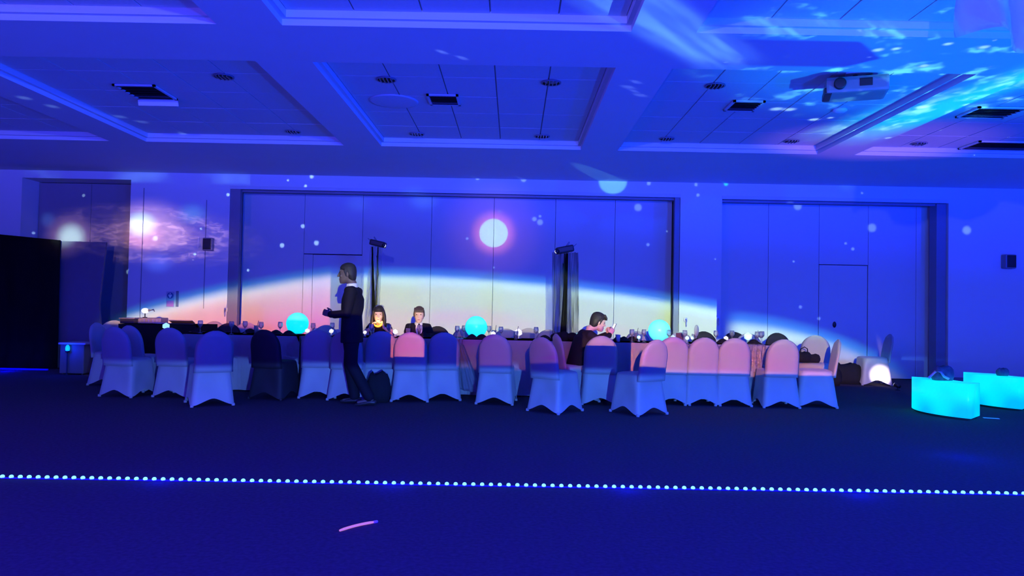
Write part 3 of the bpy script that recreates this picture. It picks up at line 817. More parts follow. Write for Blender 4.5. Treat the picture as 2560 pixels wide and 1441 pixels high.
def skirt_mesh():
    bm = NB(); N = 56; L = 10; rings = []
    def sq(hx, hy, a, e):
        c_, s_ = math.cos(a), math.sin(a)
        r = (abs(c_ / hx) ** e + abs(s_ / hy) ** e) ** (-1 / e)
        return r * c_, r * s_
    for j in range(L + 1):
        t = j / L; row = []
        for k in range(N):
            a_ = 2 * PI * k / N + PI / N
            x, y = sq(.215 + .035 * t, .215 + .045 * t, a_, 5 + 9 * t)
            # between the legs the cloth bows in and its hem arches up
            ca = abs(math.cos(a_)); sa = abs(math.sin(a_)); m_ = min(ca, sa) / max(ca, sa)   # 1 at corners
            mid = 1 - m_ ** 1.6
            inw = 1 - .10 * mid * math.sin(PI * min(t, 1)) - .03 * mid * t
            hem = .012 + .085 * mid * mid
            z = .46 + (hem - .46) * t
            row.append(bm.verts.new((x * inw, y * inw - .01 * t * (1 if y < 0 else 0), z)))
        rings.append(row)
    for r0, r1 in zip(rings, rings[1:]):
        for k in range(N): bm.faces.new((r0[k], r0[(k + 1) % N], r1[(k + 1) % N], r1[k]))
    # padded seat top
    prev = rings[0]
    for f, dz in ((.96, .018), (.8, .030), (.45, .036)):
        row = [bm.verts.new((v_.co.x * f, v_.co.y * f, .46 + dz)) for v_ in rings[0]]
        for k in range(N): bm.faces.new((prev[k], prev[(k + 1) % N], row[(k + 1) % N], row[k]))
        prev = row
    bm.faces.new(prev)
    return bm
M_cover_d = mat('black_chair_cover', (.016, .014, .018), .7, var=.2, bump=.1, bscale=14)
def make_chair(covm, name='covered_chair', H=.90):
    t = thing(name, 'x', 'chair')
    link('back_cover', back_mesh(H), covm, t, True)
    link('seat_cover', skirt_mesh(), covm, t, True)
    for sx_ in (-1, 1):
        for sy_ in (-1, 1):
            bm = NB(); lathe(bm, [(.017, 0), (.020, .006), (.018, .03)], 10, c=(sx_ * .232, sy_ * .242 - (.005 if sy_ < 0 else 0), 0)); link('foot_pocket', bm, covm, t, True)
    return t
proto_w = make_chair(M_cover); proto_b = make_chair(M_cover_d, 'black_chair'); used = {}
def place_chair(loc, rz, label, group, black=False, far=False):
    pr = proto_b if black else proto_w
    c_ = pr if black not in used else copy_tree(pr)
    used[black] = 1
    c_.location = loc; c_.rotation_euler = (0, 0, rz); tag(c_, label, 'chair', group)
    return c_
G1 = 'white covered chairs along the near side of the table'
def near(px, py, rdeg, label, black=False, group=G1):
    p = PZ(px, py, 0); r = math.radians(rdeg)
    if p.y > 9.74: p = Vector((p.x * 9.74 / p.y, 9.74, 0))
    place_chair((p.x - math.sin(r) * .25, p.y + math.cos(r) * .25, 0), r, label, group, black)
near(287, 994, -12, 'leftmost white covered chair of the near row, pale light on its rounded back')
near(424, 995, -6, 'white covered chair in shadow, second large one from the left of the near row')
near(532, 1017, 32, 'white covered chair turned so one skirt side glows orange and the other blue')
near(661, 1000, -14, 'black covered chair standing among the white ones', True, None)
near(792, 997, 8, 'white covered chair left of the walking man')
near(862, 1003, -4, 'white covered chair behind the legs of the walking man')
near(1023, 1006, 2, 'white covered chair with an orange-lit top, in front of the seated boy in a suit')
near(1106, 1000, 8, 'white covered chair right of the one in front of the boy in a suit')
near(1235, 1013, -6, 'narrow dark-backed white chair left of the pair under the right drape stand')
near(1356, 1033, -40, 'white covered chair turned so that a corner of its skirt points at the camera')
near(1500, 1014, 0, 'white covered chair behind which the boy in the dark jacket sits')
near(1632, 1040, 33, 'nearest white chair, turned, with one bright blue skirt face and one dark')
near(1680, 1001, 0, 'pink-lit covered chair just right of the nearest bright-skirted one')
near(1757, 1008, 3, 'pink-lit covered chair left of the sequinned table corner, second of four')
near(1834, 1008, -3, 'pink-lit covered chair close beside the second pink-lit one, its left neighbour')
near(1955, 1022, 0, 'large pink-lit covered chair at the right end of the near row')
near(950, 1000, 10, 'white covered chair just right of the walking man, in shadow')
# turned chairs at the right end
place_chair((4.07, 10.02, 0), math.radians(78), 'white chair at the right table end seen edge-on with a blue back', 'white covered chairs at the right end')
place_chair((PY(2034, 850, 11.35).x, 11.35, 0), math.radians(152), 'pale green-lit chair facing the camera at the right end, black bags on its seat', 'white covered chairs at the right end')
place_chair((PY(2180, 940, 13.2).x, 13.2, 0), math.radians(84), 'side-on chair by the far wall, half brilliant white and half deep blue', 'white covered chairs at the right end')
# left end
place_chair((PY(366, 850, 10.3).x, 10.3, 0), math.radians(-20), 'pale covered chair between the leftmost chair and the black side table', 'white covered chairs at the left end')
p = PZ(240, 945, 0); place_chair((PY(290, 800, 10.9).x, 10.9, 0), math.radians(-95), 'pink-lit covered chair at the left table end beside the low dark box', 'white covered chairs at the left end')
place_chair((PY(283, 800, 11.9).x, 11.95, 0), math.radians(-150), 'blue-shadowed chair top behind the pink-lit chair at the left end', 'white covered chairs at the left end')
# far row, facing the camera
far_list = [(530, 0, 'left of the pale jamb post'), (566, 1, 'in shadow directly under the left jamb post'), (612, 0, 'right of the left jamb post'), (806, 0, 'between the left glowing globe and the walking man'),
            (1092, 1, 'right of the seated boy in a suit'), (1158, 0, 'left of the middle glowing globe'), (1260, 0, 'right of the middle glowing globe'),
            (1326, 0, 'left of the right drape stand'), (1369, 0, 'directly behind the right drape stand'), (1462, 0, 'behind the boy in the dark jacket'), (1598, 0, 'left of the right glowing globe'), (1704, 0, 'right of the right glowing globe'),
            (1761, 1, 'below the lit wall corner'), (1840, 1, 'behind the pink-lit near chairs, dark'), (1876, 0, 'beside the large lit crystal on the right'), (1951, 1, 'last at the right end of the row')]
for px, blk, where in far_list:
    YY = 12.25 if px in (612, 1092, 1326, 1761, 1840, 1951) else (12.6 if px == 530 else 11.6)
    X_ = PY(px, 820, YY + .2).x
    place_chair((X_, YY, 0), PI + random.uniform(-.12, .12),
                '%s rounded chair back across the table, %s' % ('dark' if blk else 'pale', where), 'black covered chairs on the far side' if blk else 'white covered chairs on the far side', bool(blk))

# ------------------------------------------------------------------ tables and cloths
TZ = .785
YT0, YT1 = 10.32, 11.12
xt_l, xt_r = PY(455, 850, YT0).x, PY(1936, 858, YT0).x
NT = 5; wt = (xt_r - xt_l) / NT
ordn = ['leftmost', 'second from the left', 'middle', 'fourth from the left', 'rightmost']
def cloth_mesh(x0, x1, y0, y1, z, seed, drop=.02, flare=.05):
    bm = NB(); per = []
    nxs, nys = 36, 16
    for i in range(nxs): per.append((x0 + (x1 - x0) * i / nxs, y0, 0, -1))
    for i in range(nys): per.append((x1, y0 + (y1 - y0) * i / nys, 1, 0))
    for i in range(nxs): per.append((x1 - (x1 - x0) * i / nxs, y1, 0, 1))
    for i in range(nys): per.append((x0, y1 - (y1 - y0) * i / nys, -1, 0))
    n = len(per); rings = []
    for j in range(9):
        t = j / 8; row = []
        for k, (x, y, nx_, ny_) in enumerate(per):
            w_ = noise.noise(Vector((x * 3.1, y * 3.1, seed + t * .4))) * .05 + .018 * math.sin(x * 21 + y * 17 + seed)
            o_ = (w_ + flare * .5) * t
            row.append(bm.verts.new((x + nx_ * o_, y + ny_ * o_, z - (z - drop) * t)))
        rings.append(row)
    for r0, r1 in zip(rings, rings[1:]):
        for k in range(n): bm.faces.new((r0[k], r0[(k + 1) % n], r1[(k + 1) % n], r1[k]))
    bm.faces.new(rings[0])
    bmesh.ops.solidify(bm, geom=bm.faces[:], thickness=.002)
    return bm
for i in range(NT):
    x0 = xt_l + wt * i + .004; x1 = x0 + wt - .008
    cxm = (x0 + x1) / 2; cym = (YT0 + YT1) / 2
    t = thing('banquet_table', 'banquet table under a white cloth, %s of the long row' % ordn[i], 'table', (cxm, cym, 0), 0, 'banquet tables in one long row')
    bm = NB(); box(bm, -wt / 2 + .03, wt / 2 - .03, -.38, .38, TZ - .035, TZ - .006, bev=.004); link('tabletop', bm, M_white, t)
    for sx_ in (-1, 1):
        for sy_ in (-1, 1):
            bm = NB(); tube(bm, [(sx_ * (wt / 2 - .2), sy_ * .3, .01), (sx_ * (wt / 2 - .2), sy_ * .3, TZ - .036)], [.014, .014], n=8); link('leg', bm, M_metal, t, True)
    bm = cloth_mesh(-wt / 2 + .012, wt / 2 - .012, -.40, .40, TZ, i * 7.3, flare=.01)
    o = link('tablecloth', bm, M_cloth, None); o.location = (cxm, cym, 0)
    tag(o, 'white floor-length cloth over the %s table of the long row' % ordn[i], 'tablecloth', 'white tablecloths of the long row')
# sequinned runners hanging over the near edge
def runner(px0, px1, label, zb_=.38, z2=.42):
    x0 = PY(px0, 870, YT0).x; x1 = PY(px1, 870, YT0).x
    bm = NB(); nx, nz = 16, 14; grid = []
    for j in range(nz + 1):
        row = []
        for i in range(nx + 1):
            f = i / nx; s_ = j / nz
            if s_ < .35: y = YT0 + .45 * (1 - s_ / .35) - .035; z = TZ + .008
            else:
                q = (s_ - .35) / .65; y = YT0 - .055 - .02 * math.sin(f * 19 + q * 3); z = TZ + .006 - q * (TZ - (zb_ + (z2 - zb_) * f))
            row.append(bm.verts.new((x0 + (x1 - x0) * (f + (.06 * math.sin(s_ * 9) if s_ > .35 else 0)), y, z + (.004 * math.sin(f * 23 + s_ * 14) if s_ < .35 else 0))))
        grid.append(row)
    for j in range(nz):
        for i in range(nx): bm.faces.new((grid[j][i], grid[j][i + 1], grid[j + 1][i + 1], grid[j + 1][i]))
    bmesh.ops.solidify(bm, geom=bm.faces[:], thickness=.002)
    o = link('sequin_runner', bm, M_sequin, None, True); tag(o, label, 'table runner', 'shimmering runners over the near table edge')
runner(1132, 1158, 'thin shimmering runner at the table edge right of the suited boy', .5, .45)
runner(1338, 1364, 'shimmering runner over the table edge left of the drape stand', .5, .45)
runner(1702, 1722, 'glittering pink runner between two pink-lit chairs', .42, .40)
runner(1872, 1912, 'wide glittering pink runner beside the large right-hand chair', .42, .40)
# loose shiny cloth hanging diagonally at the gap between tables
M_satin = mat('blue_satin', (.40, .40, .48), .35, var=.1, bump=.2, bscale=9)
def swag(px0, py0, px1, py1, w0, w1, Y, label):
    a_ = PY(px0, py0, Y); b_ = PY(px1, py1, Y - .2); bm = NB(); nz, nx = 14, 14; g = []
    for j in range(nz + 1):
        t_ = j / nz; c0 = a_.lerp(b_, t_); wd = w0 + (w1 - w0) * t_; row = []
        for i in range(nx + 1):
            f = i / nx - .5
            row.append(bm.verts.new((c0.x + f * wd, c0.y + .035 * math.cos(f * 24 + t_ * 2) - .09 * (1 - 4 * f * f), max(.02, c0.z - .05 * f))))
        g.append(row)
    for j in range(nz):
        for i in range(nx): bm.faces.new((g[j][i], g[j][i + 1], g[j + 1][i + 1], g[j + 1][i]))
    bmesh.ops.solidify(bm, geom=bm.faces[:], thickness=.003)
    o = link('draped_sash', bm, M_satin, None, True); tag(o, label, 'sash')
swag(1148, 858, 1176, 978, .12, .34, YT0 - .06, 'shiny sash trailing to the floor right of the chair beside the suited boy')

# black side table with control gear at the back left
YB0, YB1 = 11.35, 12.1
xb0 = PY(296, 810, YB0).x; xb1 = PY(495, 815, YB0).x; zbt = PY(400, 812, YB0).z
cxm = (xb0 + xb1) / 2; hw = (xb1 - xb0) / 2; cym = (YB0 + YB1) / 2; hd = (YB1 - YB0) / 2
t = thing('side_table', 'high side table hidden under a black cloth at the back left', 'table', (cxm, cym, 0))
bm = NB(); box(bm, -hw + .03, hw - .03, -hd + .02, hd - .02, zbt - .035, zbt - .006, bev=.004); link('tabletop', bm, M_dark, t)
for sx_ in (-1, 1):
    for sy_ in (-1, 1):
        bm = NB(); tube(bm, [(sx_ * (hw - .12), sy_ * (hd - .1), .01), (sx_ * (hw - .12), sy_ * (hd - .1), zbt - .036)], [.015, .015], n=8); link('leg', bm, M_metal, t, True)
o = link('black_tablecloth', cloth_mesh(-hw, hw, -hd, hd, zbt, 55.0, flare=.02), M_blackcloth); o.location = (cxm, cym, 0)
tag(o, 'black floor-length cloth over the high side table at the back left', 'tablecloth')
def on_side(px, dy): return PY(px, 805, YB0 + dy).x, YB0 + dy
x, y = on_side(325, .2)
t = thing('speaker_box', 'low dark box at the left end of the black-clothed table', 'box', (x, y, zbt + .003))
bm = NB(); box(bm, -.11, .11, -.09, .09, .0, .075, bev=.008); link('case', bm, M_dark, t)
bm = NB(); box(bm, -.125, .125, -.10, .10, .075, .088, bev=.004); link('lid', bm, M_post, t)
x, y = on_side(377, .35)
t = thing('mixing_desk', 'grey control desk on the black-clothed table under the small white lamp', 'mixing desk', (x, y, zbt + .003))
bm = NB(); box(bm, -.22, .22, -.12, .12, 0, .09, bev=.01); link('case', bm, M_post, t)
for k in range(6):
    bm = NB(); box(bm, -.18 + k * .066, -.165 + k * .066, -.127, -.118, .02, .07); link('fader', bm, M_metal, t)
xw, yw = on_side(362, .35)
t = thing('desk_lamp', 'small bright white lamp on the control desk at the back left', 'lamp', (xw, yw, zbt + .093))
bm = NB(); lathe(bm, [(.035, 0), (.035, .01), (.008, .014), (.008, .07)], 16); link('stand', bm, M_dark, t, True)
bm = NB(); ellipsoid(bm, (0, 0, .11), (.058, .04, .042), 18); link('bulb', bm, M_crystal_w, t, True)
bm = NB(); tube(bm, [(.05, 0, .115), (.13, .0, .13), (.15, 0, .10)], [(.02, .02), (.012, .02), (.006, .01)], n=8); link('shade_arm', bm, M_post, t, True)
x, y = on_side(455, .25)
t = thing('laptop', 'dark laptop lying half open on the black-clothed table', 'laptop', (x, y, zbt + .003), .2)
bm = NB(); box(bm, -.17, .17, -.12, .12, 0, .015, bev=.004); link('base', bm, M_dark, t)
bm = NB(); box(bm, -.17, .17, 0, .012, 0, .22, bev=.003, M=Matrix.Translation((0, .11, .012)) @ Matrix.Rotation(math.radians(78), 4, 'X')); link('screen', bm, M_post, t)
x, y = on_side(398, .1)
bm = NB(); lathe(bm, [(.03, 0), (.085, .01), (.10, .022), (.095, .022), (.03, .012)], 24)
o = link('pink_plate', bm, mat('pink_plate', (.75, .42, .62), .4, var=.05), None, True); o.location = (x, y, zbt + .004); tag(o, 'shallow pink plate on the black-clothed side table', 'plate')

# ------------------------------------------------------------------ drape stands with small projectors
def drape_stand(px, py, Y, label, w_top, w_bot, lean, face, bz=None, vm=None):
    p = PY(px, py, Y); base = (p.x, Y, TZ + .004 if bz is None else bz); h = p.z - base[2]
    t = thing('light_stand', label, 'light stand', base)
    bm = NB(); lathe(bm, [(.14, 0), (.14, .012), (.02, .03)], 24); link('base_plate', bm, M_dark, t, True)
    bm = NB(); tube(bm, [(0, 0, .02), (0, 0, h - .06)], [.014, .011], n=10); link('pole', bm, M_dark, t, True)
    bm = NB(); box(bm, -.13, .13, -.09, .09, -.045, .05, bev=.02, M=Matrix.Translation((0, 0, h)) @ Matrix.Rotation(math.radians(12 * face), 4, 'Y')); hd_ = link('projector_body', bm, M_dark, t)
    bm = NB(); tube(bm, [(face * .11, -.075, h - .03), (face * .125, -.112, h - .035)], [.034, .034], n=16); lb = link('lens_barrel', bm, M_dark, t, True)
    bm = NB(); ellipsoid(bm, (face * .128, -.122, h - .036), (.026, .012, .028), 12); link('lens', bm, M_crystal_w, lb, True)
    bm = NB(); tube(bm, [(-face * .02, -.02, h + .04), (-face * .06, -.03, h + .11)], [.016, .010], n=8)
    tube(bm, [(-face * .1, 0, h + .03), (-face * .17, 0, h + .09)], [.006, .004], n=6); link('handle', bm, M_post, t, True)
    bm = NB(); tube(bm, [(-.02, .02, h - .2), (.025, -.02, h - .5), (-.02, -.02, h - .8), (.02, 0, .2)], [.006] * 4, n=6); link('cable', bm, M_dark, t, True)
    # voile hung from the head, several folds
    nx, nz = 40, 16; bm = NB(); g = []
    for j in range(nz + 1):
        tz = j / nz; row = []
        for i in range(nx + 1):
            f = i / nx - .5
            wd = w_top + (w_bot - w_top) * tz ** 1.2
            row.append(bm.verts.new((lean * (1 - tz) * 0 + f * wd + lean * (.2 + .8 * tz) * .1, -.03 + .055 * math.sin(f * 46 + tz * 2.5) + .02 * math.sin(f * 13), (h - .04) * (1 - tz) + .05 * tz)))
        g.append(row)
    for j in range(nz):
        for i in range(nx): bm.faces.new((g[j][i], g[j][i + 1], g[j + 1][i + 1], g[j + 1][i]))
    link('voile', bm, vm or M_sheer, t, True)
    bm = NB(); g = []
    for j in range(nz + 1):
        tz = j / nz; row = []
        for i in range(9):
            f = i / 8 - .5
            row.append(bm.verts.new((.08 * lean * (1 - 1.4 * tz) + f * (.03 + .07 * tz), -.12 + .03 * math.sin(f * 9 + tz * 3), (h - .06) * (1 - tz) + .05 * tz)))
        g.append(row)
    for j in range(nz):
        for i in range(8): bm.faces.new((g[j][i], g[j][i + 1], g[j + 1][i + 1], g[j + 1][i]))
    bmesh.ops.solidify(bm, geom=bm.faces[:], thickness=.004)
    link('twisted_drape', bm, M_black, t, True)
    return t, h
drape_stand(945, 610, 12.3, 'left floor stand with a small projector and narrow sheer drape behind the girl', .20, .30, -.9, 1, 0.0, M_sheer_p)
t_, h_ = drape_stand(1412, 625, 10.75, 'right stand on the table with a small projector and wide sheer black drape', .37, .39, .3, -1)
bm = NB()
for k in range(5): ellipsoid(bm, (-.12 + .06 * k, -.15 + .02 * (k % 2), .05), (.075, .06, .05 + .015 * (k % 3)), 12)
link('gathered_hem', bm, M_black, t_, True)

# ------------------------------------------------------------------ table-top things
def at_table(px, Y): return (PY(px, 840, Y + .2).x, Y + .2, TZ + .004)
def globe(px, Y, m, where, r=.158):
    x, y, z = at_table(px, Y)
    t = thing('glow_globe', 'glowing cyan globe lamp on the table %s' % where, 'globe lamp', (x, y, z), 0, 'glowing globe lamps on the long table')
    bm = NB(); ellipsoid(bm, (0, 0, r + .004), (r, r, r), 40); link('globe', bm, m, t, True)
    bm = NB(); lathe(bm, [(.07, 0), (.075, .008), (.06, .02), (.05, .026)], 28); link('base', bm, M_dark, t, True)
globe(743, 10.5, M_globe, 'left of the walking man'); globe(1190, 10.5, M_globe, 'in the middle, right of the suited boy'); globe(1648, 10.5, M_globe2, 'on the right, left of the right jamb post')
def goblet_parts(t, s=1.0):
    bm = NB(); lathe(bm, [(.032 * s, 0), (.032 * s, .003), (.005, .008), (.004, .075 * s), (.012, .085 * s)], 16); link('stem', bm, M_glass, t, True)
    bm = NB(); lathe(bm, [(.010, .085 * s), (.032 * s, .11 * s), (.036 * s, .14 * s), (.031 * s, .18 * s), (.0295 * s, .18 * s), (.034 * s, .14 * s), (.030 * s, .112 * s), (.006, .09 * s)], 16); link('bowl', bm, M_glass, t, True)
gob_l = [(578, 10.3), (612, 10.5), (652, 10.28), (700, 10.45), (782, 10.25), (830, 10.6), (928, 10.25), (972, 10.35), (1048, 10.28), (1143, 10.25), (1160, 10.55), (1222, 10.6),
         (1252, 10.3), (1340, 10.45), (1528, 10.5), (1580, 10.25), (1610, 10.3), (1672, 10.35), (1712, 10.3), (1790, 10.4), (1830, 10.62), (1893, 10.3), (1902, 10.42), (1905, 10.58), (500, 10.4)]
marks = ['beside the first dark chair tops', 'by the left jamb post', 'with a straw near the black chair', 'left of the left glowing globe', 'right of the left glowing globe', 'behind the walking man',
         'at the right of the walking man', 'in front of the girl', 'in front of the suited boy', 'tall and nearest, left of the middle globe', 'behind the tall one left of the middle globe', 'right of the middle globe',
         'with a dark stirrer right of the middle globe', 'left of the right drape stand', 'at the jacketed boy hands', 'before the pink paper cup', 'left of the right globe', 'just right of the right globe',
         'below the right jamb post', 'at the lit wall corner', 'left of the large lit crystal', 'right of the large lit crystal', 'second right of the large lit crystal', 'last at the right table end', 'beside the laptop end of the table']
proto = None
for (px, Y), mk in zip(gob_l, marks):
    if proto is None:
        proto = thing('wine_glass', 'x', 'glass'); goblet_parts(proto); g_ = proto
    else: g_ = copy_tree(proto)
    g_.location = at_table(px, Y); tag(g_, 'clear stemmed glass on the long table, ' + mk, 'glass', 'stemmed glasses on the long table')
tum = [(930, 10.4, 'in front of the girl'), (1020, 10.6, 'beside the suited boy'), (1290, 10.25, 'midway between the middle globe and the drape stand'), (1590, 10.6, 'behind the glasses left of the right globe'), (1735, 10.55, 'right of the lit square crystal'), (1890, 10.55, 'beside the large lit crystal'), (640, 10.6, 'near the black chair'), (1235, 10.55, 'beside the faceted crystal right of the middle globe')]
proto = None
for px, Y, wh in tum:
    if proto is None:
        proto = thing('tumbler', 'x', 'glass')
        bm = NB(); lathe(bm, [(.027, 0), (.034, .12), (.0325, .12), (.026, .008)], 18, cap1=True); link('glass_wall', bm, M_glass, proto, True)
        bm = NB(); tube(bm, [(.0, 0, .02), (.03, 0, .19)], [.0035, .0035], n=6); link('straw', bm, M_dark, proto, True)
        g_ = proto
    else: g_ = copy_tree(proto)
    g_.location = at_table(px, Y); tag(g_, 'tumbler with a dark straw, ' + wh, 'glass', 'tumblers with straws')
crys = [(415, 10.9, .05, 0, 'at the far left before the side table', .06), (768, 10.3, .032, 1, 'touching the right of the left globe', .03), (828, 10.35, .032, 1, 'left of the walking man'), (912, 10.3, .026, 1, 'behind the walking man'),
        (988, 10.45, .036, 1, 'between the girl and the suited boy'), (1233, 10.4, .036, 1, 'right of the middle globe'), (1296, 10.65, .055, 1, 'large and white, left of the drape stand'),
        (1443, 10.6, .036, 0, 'right of the drape stand'), (1597, 10.4, .028, 0, 'left of the right globe'), (1683, 10.3, .036, 0, 'touching the right of the right globe'), (1718, 10.4, .030, 0, 'below the right jamb post'),
        (1731, 10.55, .028, 0, 'second below the right jamb post'), (1815, 10.5, .034, 1, 'left of the large cyan one on the right'), (1870, 10.65, .060, 0, 'large and cyan on the right half of the table')]
for row in crys:
    px, Y, r, wht, wh = row[:5]
    x, y, z = at_table(px, Y)
    if px == 415: x, y, z = PY(415, 820, 11.2).x, 11.2, PY(415, 820, 11.2).z - .06
    t = thing('crystal_light', 'small faceted %s light %s' % ('white' if wht else 'cyan-white', wh), 'table light', (x, y, z), random.uniform(0, 1), 'faceted lights scattered on the tables')
    bm = NB(); bmesh.ops.create_icosphere(bm, subdivisions=1, radius=r)
    for v_ in bm.verts: v_.co.z = v_.co.z * 1.05 + r + .035; v_.co.x *= 1.15
    link('crystal', bm, M_crystal_w if wht else M_crystal, t)
    bm = NB(); lathe(bm, [(r * .8, 0), (r * .8, .01), (r * .35, .016), (r * .35, .045)], 16); link('base', bm, M_metal, t, True)
    if px == 415:
        bm = NB(); tube(bm, [(0, 0, -z + .01), (0, 0, 0)], [.02, .016], n=10); link('pole', bm, M_dark, t, True)
# dark napkins and small black goods
blk = [(545, 10.5), (625, 10.7), (690, 10.35), (722, 10.25), (800, 10.3), (1060, 10.45), (1180, 10.22), (1205, 10.26), (1362, 10.4), (1545, 10.6), (1560, 10.45), (1582, 10.62), (1745, 10.35), (1808, 10.3), (1885, 10.3), (492, 10.6)]
wheres = ['below the left jamb post', 'near the black chair', 'left of the left globe', 'under the left globe', 'before the walking man', 'right of the suited boy', 'in front of the middle globe', 'at the right foot of the middle globe', 'before the right drape stand',
          'beside the hands of the jacketed boy', 'nearer the camera, right of that boy', 'third right of that boy', 'right of the right jamb post', 'at the lit wall corner', 'below the large cyan crystal', 'at the left end of the table']
proto = None
for (px, Y), wh in zip(blk, wheres):
    if proto is None:
        proto = thing('folded_napkin', 'x', 'napkin')
        bm = NB(); nseg = 12; 
        rings = []
        for j, (r_, z_) in enumerate(((.07, 0), (.075, .012), (.055, .03), (.035, .055), (.012, .07))):
            rings.append([bm.verts.new((r_ * 1.3 * (1 + .18 * math.sin(k * 3 + j)) * math.cos(2 * PI * k / nseg), r_ * .8 * math.sin(2 * PI * k / nseg), z_)) for k in range(nseg)])
        for r0, r1 in zip(rings, rings[1:]):
            for k in range(nseg): bm.faces.new((r0[k], r0[(k + 1) % nseg], r1[(k + 1) % nseg], r1[k]))
        bm.faces.new(rings[0][::-1]); bm.faces.new(rings[-1]); link('folded_cloth', bm, M_black, proto)
        bm = NB(); lathe(bm, [(.045, 0), (.10, .006), (.115, .014), (.112, .014), (.04, .004)], 24); link('black_plate', bm, M_dark, proto, True)
        g_ = proto
    else: g_ = copy_tree(proto)
    x, y, z = at_table(px, Y); g_.location = (x, y, z); g_.rotation_euler = (0, 0, random.uniform(-.8, .8))
    tag(g_, 'black napkin on a black plate, ' + wh, 'napkin', 'black napkins on the table')
# pink paper cup
x, y, z = at_table(1545, 10.25)
t = thing('paper_cup', 'pale pink paper cup in front of the boy in the dark jacket', 'cup', (x, y, z))
M_pink = mat('pink_paper', (.80, .55, .58), .6, var=.03)
bm = NB(); lathe(bm, [(.026, 0), (.036, .095), (.034, .095), (.025, .006)], 20); link('wall', bm, M_pink, t, True)
bm = NB(); lathe(bm, [(.036, .092), (.039, .096), (.036, .100)], 20, cap0=False, cap1=False); link('rim', bm, M_pink, t, True)
# upright menu card / oval mirror on the right
x, y, z = at_table(1741, 10.5)
t = thing('oval_fan', 'small grey oval paddle standing among the glasses below the right jamb post', 'paddle', (x, y, z))
bm = NB(); ellipsoid(bm, (0, 0, .17), (.035, .008, .085), 18); link('blade', bm, M_post, t, True)
bm = NB(); tube(bm, [(0, 0, .005), (0, 0, .10)], [.006, .006], n=8); link('handle', bm, M_post, t, True)
bm = NB(); lathe(bm, [(.03, 0), (.03, .006)], 16); link('foot', bm, M_dark, t)
# framed table card
x, y, z = at_table(1700, 10.62)
t = thing('table_card', 'dark reddish table card standing right of the right glowing globe', 'card', (x, y, z))
bm = NB(); box(bm, -.055, .055, -.004, .004, 0.01, .13, bev=.002, M=Matrix.Rotation(-.15, 4, 'X')); link('card', bm, mat('maroon_card', (.10, .02, .03), .5), t)
bm = NB(); box(bm, -.06, .06, -.02, .02, 0, .012, bev=.003); link('stand', bm, M_dark, t)

# ------------------------------------------------------------------ bags on the chair and on the bench
def bag(loc, rz, s, label, m=M_black, strap=True):
    t = thing('handbag', label, 'bag', loc, rz)
    bm = NB(); n_ = 18; rings = []
    for j, (k_, z_) in enumerate(((.85, 0), (1.0, .05), (1.02, .10), (.92, .15), (.72, .19), (.5, .205))):
        rings.append([bm.verts.new((s * .16 * k_ * math.copysign(abs(math.cos(2 * PI * k / n_)) ** .6, math.cos(2 * PI * k / n_)) * (1 + .05 * math.sin(k * 2.1 + j)),
                                    s * .09 * k_ * math.copysign(abs(math.sin(2 * PI * k / n_)) ** .6, math.sin(2 * PI * k / n_)), s * z_ * (1 + .08 * math.sin(k + j)))) for k in range(n_)])
    for r0, r1 in zip(rings, rings[1:]):
        for k in range(n_): bm.faces.new((r0[k], r0[(k + 1) % n_], r1[(k + 1) % n_], r1[k]))
    bm.faces.new(rings[0][::-1]); bm.faces.new(rings[-1]); link('pouch', bm, m, t, True)
    if strap:
        bm = NB(); tube(bm, [(-s * .1, 0, s * .18), (-s * .08, -.01, s * .27), (0, -.02, s * .31), (s * .08, -.01, s * .27), (s * .1, 0, s * .18)], [s * .010] * 5, n=8); link('strap', bm, m, t, True)
    return t
p = PY(2005, 905, 10.95)
bag((PY(2010, 900, 11.2).x, 11.22, .50), .3, .75, 'black bag on the seat of the green-lit chair at the right end, the left one')
bag((PY(2036, 905, 11.2).x, 11.24, .50), -.2, .6, 'small black bag beside the first on the green-lit chair', strap=False)
p = PZ(948, 1003, 0)
bag((PY(2068, 900, 12.9).x, 12.9, 0), .1, 1.5, 'dark bundle on the floor behind the edge-on chair', M_black, False)
bag((PY(2112, 900, 13.05).x + .12, 13.25, 0), -.1, 1.7, 'second dark bundle between the edge-on chair and the half-white chair', M_black, False)
shadow_lump = bag((p.x + .0, 9.52, .0), .2, 1.2, 'dark lump in place of the shadow cast by the walking man', strap=False)
shadow_lump.scale = (.8, 1, 1.5)  # dark lump stands in for the man's shadow on the chair skirt

# ------------------------------------------------------------------ glowing curved benches
def bench(loc, label, a0=150, a1=226, R0=.42, R1=.85, H=.43):
    """quarter-ring seat; loc is the centre of its arc"""
    t = thing('glow_bench', label, 'bench', loc, 0, 'glowing curved benches on the right')
    def ring_solid(a0, a1, r0, r1, z0, z1):
        bm = NB(); N = 24; rows_ = []
        for k in range(N + 1):
            a_ = math.radians(a0 + (a1 - a0) * k / N); ca, sa = math.cos(a_), math.sin(a_)
            rows_.append([bm.verts.new((ca * r_, sa * r_, z_)) for r_, z_ in ((r0, z0), (r1, z0), (r1, z1), (r0, z1))])
        for q0, q1 in zip(rows_, rows_[1:]):
            for q in range(4): bm.faces.new((q0[q], q0[(q + 1) % 4], q1[(q + 1) % 4], q1[q]))
        bm.faces.new(rows_[0]); bm.faces.new(rows_[-1][::-1]); return bm
    bm = ring_solid(a0, a1, R0, R1, .03, H)
    es = [e for e in bm.edges if len(e.link_faces) == 2 and e.calc_face_angle(0) > .5 and max(v_.co.z for v_ in e.verts) > H - .01]
    bmesh.ops.bevel(bm, geom=es, offset=.018, segments=3, affect='EDGES', profile=.6)
    link('glowing_shell', bm, M_bench, t, True)
    link('plinth', ring_solid(a0 + 3, a1 - 3, R0 + .03, R1 - .03, 0, .03), M_dark, t)
    return t
